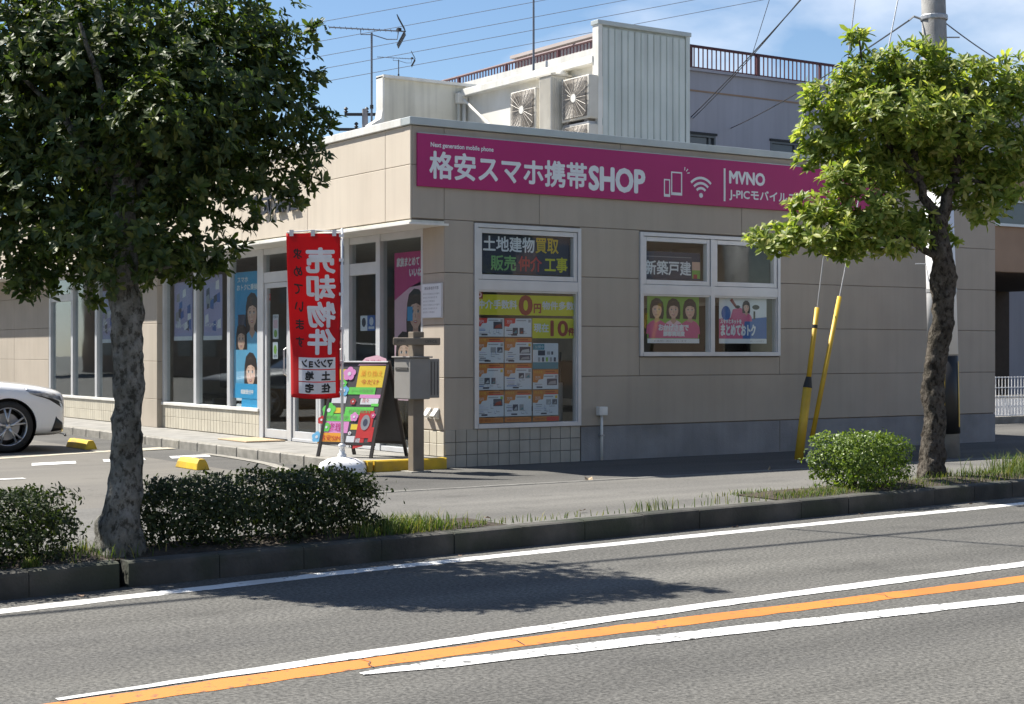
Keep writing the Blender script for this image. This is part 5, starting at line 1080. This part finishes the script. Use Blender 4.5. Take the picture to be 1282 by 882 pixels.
for wx in WX:
    for sg in (-1, 1):
        yo = CYC+sg*.875; ax = (0, sg, 0); c0 = (wx, yo, .325)
        W_ = MB().lathe([(.235,-.20),(.30,-.215),(.318,-.19),(.323,-.11),(.318,-.03),(.300,-.004),(.255,.002),(.236,-.006)], c0, ax, 40).build('wheel', 'rubber', T, smooth=True)
        MB().lathe([(.24,-.19),(.225,-.15),(.222,-.03),(.232,-.004),(.238,-.003),(.238,-.014)], c0, ax, 40).build('rim', 'rim_metal', W_, smooth=True)
        MB().lathe([(.001,-.10),(.17,-.10),(.17,-.115)], c0, ax, 32).build('brake_disc', 'galvanised', W_)
        sp_ = MB(); a3, b3 = Vector((1,0,0)), Vector((0,0,1)); cc = Vector(c0)
        for k in range(5):
            for dl in (-.13, .13):
                t = R(72*k+20); d1 = a3*math.cos(t+dl*.35)+b3*math.sin(t+dl*.35); d2 = a3*math.cos(t+dl*1.35)+b3*math.sin(t+dl*1.35); nn = Vector(ax)
                sp_.tube([cc+d1*.03-nn*.02, cc+d1*.09-nn*.014, cc+d2*.225-nn*.010], [.022,.015,.013], 6)
        sp_.build('spokes', 'rim_metal', W_, smooth=True); MB().lathe([(.001,-.004),(.035,-.006),(.045,-.02),(.05,-.05)], c0, ax, 20).build('hub', 'rim_metal', W_, smooth=True)
        MB().lathe([(.352,-.02),(.353,-.3),(.001,-.3)], c0, ax, 40).build('wheel_well', 'car_dark', T)
def body_pt(s_, k):                                   # point on the right side of the loft
    for i in range(len(ST_)-1):
        if ST_[i][0] <= s_ <= ST_[i+1][0]:
            t = (s_-ST_[i][0])/(ST_[i+1][0]-ST_[i][0]); q0, q1 = sec(*ST_[i][1:]), sec(*ST_[i+1][1:]); j = min(int(k), 13); f = k-j
            l0 = [a+(b-a)*f for a, b in zip(q0[j], q0[j+1])]; l1 = [a+(b-a)*f for a, b in zip(q1[j], q1[j+1])]
            a_, z = [u_+(v_-u_)*t for u_, v_ in zip(l0, l1)]; return a_, z
def patch(name, m, quad, par, off=.006, nn=6, mirror=True):
    for sg in ((1, -1) if mirror else (1,)):
        b = MB(); vs_ = []
        for i in range(nn+1):
            for j in range(4):
                u_, v_ = i/nn, j/3; s_ = (quad[0][0]*(1-u_)+quad[1][0]*u_)*(1-v_)+(quad[3][0]*(1-u_)+quad[2][0]*u_)*v_; k_ = (quad[0][1]*(1-u_)+quad[1][1]*u_)*(1-v_)+(quad[3][1]*(1-u_)+quad[2][1]*u_)*v_
                a_, z = body_pt(s_, k_); vs_.append((NX-s_+off*.5, CYC-sg*(a_+off), z+off*.4))
        b.add(vs_, [(i*4+j, (i+1)*4+j, (i+1)*4+j+1, i*4+j+1) for i in range(nn) for j in range(3)]); o_ = b.build(name, m, par, smooth=True)
        sm = o_.modifiers.new('solid', 'SOLIDIFY'); sm.thickness = .012
    return o_
patch('headlight', 'lamp_clear', [(.06,2.9),(.50,3.55),(.56,4.45),(.10,4.0)], T, -.001); patch('headlight_trim', 'car_dark', [(.04,2.6),(.36,3.15),(.50,3.5),(.06,2.9)], T, -.002)
patch('bumper_vent', 'car_dark', [(.05,.9),(.22,.8),(.16,2.1),(.06,1.6)], T, -.002); patch('side_sill', 'car_dark', [(1.3,.1),(3.0,.1),(3.0,.5),(1.3,.5)], T, -.003)
MB().box(NX-.02, NX+.006, CYC-.42, CYC+.42, .36, .52).build('grille', 'car_dark', T, bevel=.02); MB().box(NX+.004, NX+.010, CYC-.17, CYC+.17, .30, .35).build('number_plate', 'plastic_white', T)
gh = MB(); GS = [(1.42,.80,.80,.90,.93),(2.15,.79,.60,.93,1.40),(2.6,.79,.60,.94,1.44),(3.3,.78,.58,.95,1.40),(4.15,.74,.66,.97,1.02)]; vs_ = []
for s_, wb, wt, z0, z1 in GS: vs_ += [(NX-s_,CYC-wb,z0),(NX-s_,CYC-wt,z1-.03),(NX-s_,CYC-wt*.6,z1),(NX-s_,CYC+wt*.6,z1),(NX-s_,CYC+wt,z1-.03),(NX-s_,CYC+wb,z0)]
gh.add(vs_, [(i*6+k,i*6+k+1,(i+1)*6+k+1,(i+1)*6+k) for i in range(4) for k in range(5)]); gh.build('greenhouse', 'far_glass', T, smooth=True)
rf = MB(); vs_ = []
for s_, wb, wt, z0, z1 in GS[1:4]: vs_ += [(NX-s_,CYC-wt-.01,z1-.025),(NX-s_,CYC-wt*.6,z1+.012),(NX-s_,CYC+wt*.6,z1+.012),(NX-s_,CYC+wt+.01,z1-.025)]
rf.add(vs_, [(i*4+k,i*4+k+1,(i+1)*4+k+1,(i+1)*4+k) for i in range(2) for k in range(3)]); rf.build('roof', 'car_white', T, smooth=True)
for sg in (-1, 1):
    MB().tube([(NX-1.42,CYC+sg*.80,.93),(NX-2.15,CYC+sg*.61,1.38)], .03, 8).build('windscreen_pillar', 'car_white', T); MB().tube([(NX-3.3,CYC+sg*.60,1.37),(NX-4.15,CYC+sg*.70,1.0)], .04, 8).build('rear_pillar', 'car_white', T)
    mr = MB().lathe([(.001,0),(.06,.01),(.085,.05),(.085,.09),(.07,.12),(.001,.13)], (NX-1.70,CYC+sg*1.0,1.0), (-1,0,0), 16); mr.v = [(x_,CYC+sg*1.0+(y_-CYC-sg*1.0)*1.3,z_) for x_,y_,z_ in mr.v]; mo = mr.build('wing_mirror', 'car_white', T, smooth=True); MB().tube([(NX-1.75,CYC+sg*.85,.94),(NX-1.75,CYC+sg*.96,.97)], .02, 6).build('mirror_arm', 'car_dark', mo)

# a dark copy of the car two stalls along, mirrored in the front panes
def dup_tree(o_, par, swap):
    c_ = o_.copy(); col.objects.link(c_); c_.parent = par
    if c_.data and c_.data.materials and c_.data.materials[0] and c_.data.materials[0].name in swap:
        c_.data = c_.data.copy(); c_.data.materials[0] = MATS[swap[c_.data.materials[0].name]]
    for ch in o_.children: dup_tree(ch, c_, swap)
    return c_
mat('car_grey', (.10, .105, .11), .5, (.09, .095, .10), 2, coat=0)
c2 = dup_tree(bpy.data.objects['white_car'], None, {'car_white': 'car_grey'}); c2.name = 'grey_car'; c2.location = (c2.location.x-.1, c2.location.y+6.6, 0); c2['label'] = 'dark grey saloon car parked two stalls beyond the white one'

# ------------------------------------------------------------------ trees, hedges, grass
def leaf_geo(L_, W_, droop):
    return [(0,0,0),(L_*.36,W_*.40,-droop*.12+W_*.12),(L_*.36,-W_*.40,-droop*.12+W_*.12),(L_*.5,0,-droop*.2),(L_*.74,W_*.46,-droop*.5+W_*.08),(L_*.74,-W_*.46,-droop*.5+W_*.08),(L_,0,-droop)], [(0,2,3),(0,3,1),(1,3,4),(3,2,5),(4,3,6),(3,5,6)]
def rosette(r, nleaf, L_, W_):
    b = MB()
    for k in range(nleaf):
        az = 2*math.pi*k/nleaf*1.0+r.uniform(-.35,.35); el = R(r.uniform(-5,55)); ll = L_*r.uniform(.7,1.15)
        v, f = leaf_geo(ll, W_*r.uniform(.8,1.2), ll*r.uniform(.05,.35))
        M_ = Matrix.Rotation(az,4,'Z') @ Matrix.Rotation(-el,4,'Y') @ Matrix.Rotation(r.uniform(-.4,.4),4,'X')
        z0 = r.uniform(-.03,.01); b.add([M_ @ Vector(p)+Vector((0,0,z0)) for p in v], f)
    return b
def crown(T, lobes, nros, leaf, mname, seed, parts, fill=.5, upbias=.55):
    """rosettes of leaves through the volume of several lobes; the front ones are single parts, the rest one mass"""
    r = random.Random(seed); vars_ = [rosette(r, r.randint(6,10), *leaf) for _ in range(8)]; meshes = [v.mesh('leaf_cluster', mname) for v in vars_]
    tot = sum(a*b_*c for _, (a, b_, c) in lobes); pl = []
    for c, (ra, rb, rc) in lobes:
        k = max(6, int(nros*(ra*rb*rc)**.75/sum((l[1][0]*l[1][1]*l[1][2])**.75 for l in lobes)))
        for i in range(k):
            d = Vector((r.gauss(0,1), r.gauss(0,1), r.gauss(0,1))).normalized(); rr = (r.uniform(fill**3,1))**(1/3)*r.uniform(.92,1.10)
            p = c+ux*d.x*ra*rr+uy*d.y*rb*rr+Vector((0,0,d.z*rc*rr))
            out = ux*d.x+uy*d.y+Vector((0,0,d.z*.6+upbias))+Vector((r.uniform(-.4,.4),r.uniform(-.4,.4),r.uniform(-.3,.3)))
            pl.append((p, out.normalized(), rr))
    pl.sort(key=lambda q: (q[0]-CAM).dot(uy)-q[2]*.5)
    mass = MB()
    for i, (p, out, rr) in enumerate(pl):
        k = r.randrange(8); qt = out.to_track_quat('Z', 'Y') @ Quaternion((0,0,1), r.uniform(0,6.28)); s_ = r.uniform(.6,1.35)
        if i < parts:
            o_ = bpy.data.objects.new('leaf_cluster', meshes[k]); col.objects.link(o_); o_.parent = T; o_.location = p-T.location; o_.rotation_mode = 'QUATERNION'; o_.rotation_quaternion = qt; o_.scale = (s_,)*3
        else:
            m_ = qt.to_matrix(); mass.add([p+m_ @ (Vector(v)*s_) for v in vars_[k].v], vars_[k].f)
    tag(mass.build('foliage', mname, T, fix=False), kind='stuff')
def limb(b, p, q, r0, r1, r, n=8, seg=6, wob=.05):
    p, q = Vector(p), Vector(q); pts = []; L_ = (q-p).length
    for i in range(seg+1):
        t = i/seg; o_ = Vector((r.uniform(-1,1),r.uniform(-1,1),r.uniform(-.5,.5)))*wob*L_*(math.sin(math.pi*t)); pts.append(p.lerp(q,t)+o_+Vector((0,0,.06*L_*math.sin(math.pi*t))))
    b.tube(pts, [r0+(r1-r0)*i/seg for i in range(seg+1)], n); return pts
from mathutils import noise as mnoise
def trunk_mesh(path, rads, seed, n=40, knots=(), amp=.07):
    r = random.Random(seed); b = MB(); vs_ = []; pts = []; rr = []
    M_ = 110
    for i in range(M_+1):
        t = i/M_*(len(path)-1); j = min(int(t), len(path)-2); f = t-j; f2 = f*f*(3-2*f); pts.append(Vector(path[j]).lerp(Vector(path[j+1]), f2*.5+f*.5)); rr.append(rads[j]+(rads[j+1]-rads[j])*f)
    ph = [r.uniform(0,6) for _ in range(6)]
    for i, p in enumerate(pts):
        for k in range(n):
            a_ = 2*math.pi*k/n; z = p.z
            q = 1+amp*(math.sin(3*a_+ph[0]+z*1.5)+.6*math.sin(5*a_+ph[1]-z*4)+.5*math.sin(2*a_+ph[2]+z*9)+.35*math.sin(7*a_+z*14+ph[3]))*.6; nv = p+(ux*math.cos(a_)+uy*math.sin(a_))*rr[i]; q += .16*mnoise.noise(nv*9)+.13*mnoise.noise(nv*21)-.10*max(0, mnoise.noise(nv*15+Vector((5,3,1)))-.1)
            for kz, ka, kh, kw in knots:
                q += kh*math.exp(-((z-kz)/kw)**2-(math.atan2(math.sin(a_-ka),math.cos(a_-ka))/.6)**2)
            vs_.append(p+(ux*math.cos(a_)+uy*math.sin(a_))*rr[i]*q)
    b.add(vs_, [(i*n+k,i*n+(k+1)%n,(i+1)*n+(k+1)%n,(i+1)*n+k) for i in range(M_) for k in range(n)]+[tuple(range(n-1,-1,-1)), tuple(range(M_*n,(M_+1)*n))]); return b, pts[-1]

# dark tree by the road
d1 = 10.1; tb = at(150, 690, 9.58); tb.z = .0
T = thing('street_tree', 'dark leafy street tree with thick rough trunk between the hedges', 'tree', (tb.x, tb.y, 0))
t1 = [Vector((tb.x,tb.y,-.05)), at(152,660,9.6), at(158,560,9.65), at(161,450,9.7), at(158,380,9.7), at(156,300,9.72), at(152,200,9.75)]
b, e = trunk_mesh(t1, [.165,.112,.090,.087,.089,.078,.068], 3, knots=((1.50,0.0,.35,.08),(1.56,3.4,.22,.07),(1.05,0.1,.22,.06),(.73,0.1,.16,.05),(.20,3.0,.55,.10),(1.30,3.3,.15,.05)))
b.build('trunk', 'bark', T, smooth=True)
r = random.Random(5); e = at(152,230,9.75)
for (u, v, dd), r0 in (((60,170,.2),.05),((250,160,-.2),.045),((150,60,.1),.06),((330,110,.3),.035),((20,90,-.3),.035),((230,30,.5),.04),((100,30,-.5),.035)):
    bb = MB(); limb(bb, e+Vector((0,0,r.uniform(-.2,.1))), at(u,v,d1+dd), r0, .012, r); bb.build('branch', 'bark', T, smooth=True)
bb = MB(); limb(bb, at(165,350,9.7), at(215,335,9.6), .035, .008, r, seg=5); bb.build('branch', 'bark', T, smooth=True)
px = 1/1980*d1
LB = [(150,30,.1,150,75),(290,30,.2,95,62),(20,50,0,110,80),(130,110,-.15,150,100),(270,110,.0,120,95),(345,140,.2,62,95),(20,170,.1,110,90),(325,66,.25,60,58),(150,210,.1,160,85),(282,205,.15,85,66),(60,260,-.15,110,72),(200,285,.0,120,68),(150,320,-.1,80,42),(85,325,.1,60,40),(225,325,.1,55,38),(365,205,.1,38,55),(-60,150,.3,90,140),(170,120,.7,190,170),(60,80,-.2,110,100),(220,170,-.25,115,95),(388,55,.2,15,20),(402,38,.1,13,9),(400,100,.1,20,16),(412,152,.1,16,12),(404,190,.0,20,14),(394,232,.1,14,14),(365,255,.1,20,12),(325,280,0,24,14),(290,312,0,22,14),(270,335,.1,26,16),(120,372,0,20,14),(25,365,0,26,16),(165,275,-.6,62,40),(150,335,-.55,50,30),(205,320,-.5,40,30),(110,300,-.5,50,36),(190,150,-.6,70,50),(95,190,-.5,50,45),(60,350,.0,36,26),(0,290,.1,80,60),(30,335,-.1,50,34),(-40,230,0,80,80)]
crown(T, [(at(u,v,d1+dd), (a_*px, max(a_,b_)*px*.75, b_*px)) for u,v,dd,a_,b_ in LB], 6600, (.066,.028), 'leaf_dark', 11, 260, fill=.3)
# bright tree by the pole
d2 = 15.5; tb = at(1165, 595, 15.5); tb.z = 0
T = thing('street_tree', 'bright yellow green street tree with curved trunk beside the pole', 'tree', (tb.x, tb.y, 0))
t2 = [Vector((tb.x,tb.y,-.05)), at(1166,575,15.5), at(1170,520,15.5), at(1168,470,15.5), at(1180,410,15.5), at(1183,350,15.5), at(1178,305,15.5), at(1172,270,15.5)]
b, e = trunk_mesh(t2, [.155,.12,.098,.103,.106,.106,.09,.075], 4, knots=((1.95,3.0,.35,.10),(2.0,.2,.25,.12),(.85,2.9,.30,.08),(.25,0,.20,.08),(.5,0.2,.22,.07),(1.45,3.2,.2,.07)))
b.build('trunk', 'bark_warm', T, smooth=True)
r = random.Random(8)
for (u, v, dd), r0, (bu, bv) in (((1150,225,0),.07,(1176,300)),((1195,215,.1),.075,(1177,290)),((1120,298,-.2),.045,(1180,330)),((1070,150,.1),.04,(1150,228)),((1120,90,.1),.04,(1152,226)),((1210,110,0),.045,(1195,217)),((1250,170,.2),.04,(1195,217)),((1030,270,-.1),.03,(1120,298)),((1250,240,0),.03,(1194,225))):
    bb = MB(); limb(bb, at(bu,bv,d2), at(u,v,d2+dd), r0, r0*.45, r); bb.build('branch', 'bark_warm', T, smooth=True)
bb = MB(); bb.tube([at(1076,52,d2), at(1080,85,d2)], .01, 5); bb.build('twig', 'twig', T)
px = 1/1980*d2
LB = [(1090,95,.1,52,28),(1145,78,.1,42,24),(1052,128,.0,52,34),(1200,98,.15,50,28),(1240,130,.1,44,26),(1125,142,-.35,66,36),(1185,158,-.2,66,36),(1034,168,.1,40,28),(1255,185,0,52,38),(1075,190,.1,62,30),(1018,200,.2,20,14),(1140,208,.3,70,30),(1210,225,.2,56,32),(1268,232,.1,42,28),(1066,226,-.3,46,20),(1022,262,-.1,40,20),(976,299,0,40,21),(1035,293,-.25,54,25),(1092,264,-.3,52,28),(1112,300,-.2,56,22),(1150,280,.1,38,26),(1062,314,-.1,40,12),(1228,262,.1,32,18),(1192,302,.2,16,12),(1076,46,0,20,9),(1163,60,-.1,22,8),(950,303,0,16,11),(1278,110,.2,40,44),(1110,118,.4,70,30),(1180,130,.4,60,30),(1160,180,.5,60,30)]
crown(T, [(at(u,v,d2+dd), (a_*px, max(a_,b_)*px*.85, b_*px)) for u,v,dd,a_,b_ in LB], 2900, (.098,.034), 'leaf_bright', 13, 280, fill=.52, upbias=.8)

def bush(name, label, c, half, h, nl, mname, seed, lsize, round_=.5, cat='hedge', z0=.03, yaw=0):
    """clipped shrub: twigs and thousands of small leaves in a rounded block"""
    r = random.Random(seed); T = thing(name, label, cat, (c.x, c.y, z0)); m_ = MB(); ax = Vector((math.cos(yaw), math.sin(yaw), 0)); ay = Vector((-ax.y, ax.x, 0))
    pw = 2+5*(1-round_); cnt = 0
    while cnt < nl:
        p = [r.uniform(-1,1), r.uniform(-1,1), r.uniform(-1,1)]
        f_ = sum(abs(v)**pw for v in p)
        if f_ > 1 or (f_ < .45 and r.random() < .7): continue
        if math.sin(p[0]*9*half[0]+seed*3)+math.sin(p[2]*5+p[0]*4+seed)+math.sin(p[1]*6+seed) < -1.25 and r.random() < .8: continue
        cnt += 1
        bump = 1+.09*math.sin(p[0]*6*half[0]+seed)*math.cos(p[1]*5+seed*2)+.06*math.sin(p[0]*17*half[0]+p[2]*7)+r.uniform(-.06,.10)+(.16 if r.random() < .03 else 0)
        pos = Vector((c.x,c.y,z0))+ax*p[0]*half[0]*bump+ay*p[1]*half[1]*bump+Vector((0,0,max(.01,h*(.5+.5*p[2]*bump))))
        if p[2] < -.6 and r.random() < .6: continue
        out = (ax*p[0]+ay*p[1]+Vector((0,0,p[2]+.35))+Vector((r.uniform(-.7,.7),r.uniform(-.7,.7),r.uniform(-.5,.5)))).normalized(); qt = out.to_track_quat('Z','Y') @ Quaternion((0,0,1), r.uniform(0,6.28)); M_ = qt.to_matrix(); L_ = lsize*r.uniform(.7,1.3)
        v, f = leaf_geo(L_, L_*.5, L_*.12); M2 = M_ @ Matrix.Rotation(-R(r.uniform(0,60)),3,'Y'); m_.add([pos+M2 @ Vector(x_) for x_ in v], f)
    tag(m_.build('foliage', mname, T, fix=False), kind='stuff')
    for i in range(int(8+half[0]*10)):
        a_ = r.uniform(-.8,.8)*half[0]; p0 = Vector((c.x,c.y,z0))+ax*a_+ay*r.uniform(-.3,.3)*half[1]; bb = MB(); limb(bb, p0-Vector((0,0,.03)), p0+ax*r.uniform(-.2,.2)+ay*r.uniform(-.8,.8)*half[1]+Vector((0,0,h*r.uniform(.6,.9))), .008, .003, r, n=5, seg=4, wob=.08); bb.build('stem', 'twig', T)
ya = math.atan2(.27, 2.6)
def on_strip(x, dy): return Vector((x, kerb_y(x)+.15+dy, 0))
bush('hedge', 'low clipped dark green hedge right of the rough tree trunk', on_strip(-4.50,.30), (.80,.28), .415, 15000, 'leaf_hedge', 2, .033, .22, yaw=ya)
bush('hedge', 'low clipped green hedge left of the rough tree trunk', on_strip(-6.42,.30), (.56,.28), .40, 10000, 'leaf_hedge', 4, .033, .3, yaw=ya)
bush('round_shrub', 'small rounded bright green shrub beside the bright tree', on_strip(1.70,.32), (.385,.32), .47, 8000, 'leaf_shrub', 6, .036, .5, 'shrub', yaw=ya)
def grass(label, spots, seed, name='grass', mname='grass_blade'):
    r = random.Random(seed); b = MB()
    for (x, dy, sx, sy, n_, h_) in spots:
        for i in range(n_):
            xx = x+r.gauss(0,sx); yy = kerb_y(xx)+.15+max(-.03,dy+r.gauss(0,sy)); p = Vector((xx,yy,.02 if dy < .6 else .002)); a_ = r.uniform(0,6.28); hh = h_*r.uniform(.4,1.3); d = Vector((math.cos(a_),math.sin(a_),0)); s_ = Vector((-d.y,d.x,0))*.0035; ln = r.uniform(.1,.8)*hh
            b.add([p-s_, p+s_, p+d*ln*.35+Vector((0,0,hh*.6))+s_*.8, p+d*ln*.35+Vector((0,0,hh*.6))-s_*.8, p+d*ln+Vector((0,0,hh*.92))], [(0,1,2,3),(3,2,4)])
    o_ = b.build(name, mname, None, fix=False); tag(o_, label, 'grass', kind='stuff'); return o_
grass('grass and weeds growing along the kerb and round the trees', [(-3.5,.14,.22,.12,1100,.11),(-3.05,.08,.25,.05,160,.045),(-5.75,.25,.2,.15,350,.09),(-2.1,.03,.5,.02,70,.06),(-1.2,.02,.12,.02,50,.10),(.0,.04,.5,.03,80,.09),(.85,.14,.22,.10,550,.05),(1.3,.2,.2,.12,350,.06),(2.45,.3,.3,.18,500,.05),(3.6,.3,.4,.2,700,.08),(4.7,.28,.4,.2,2000,.2),(6.5,.3,1.0,.2,1800,.13),(-6.15,-.02,.03,.02,120,.06),(.55,.65,.2,.05,140,.05)], 5)
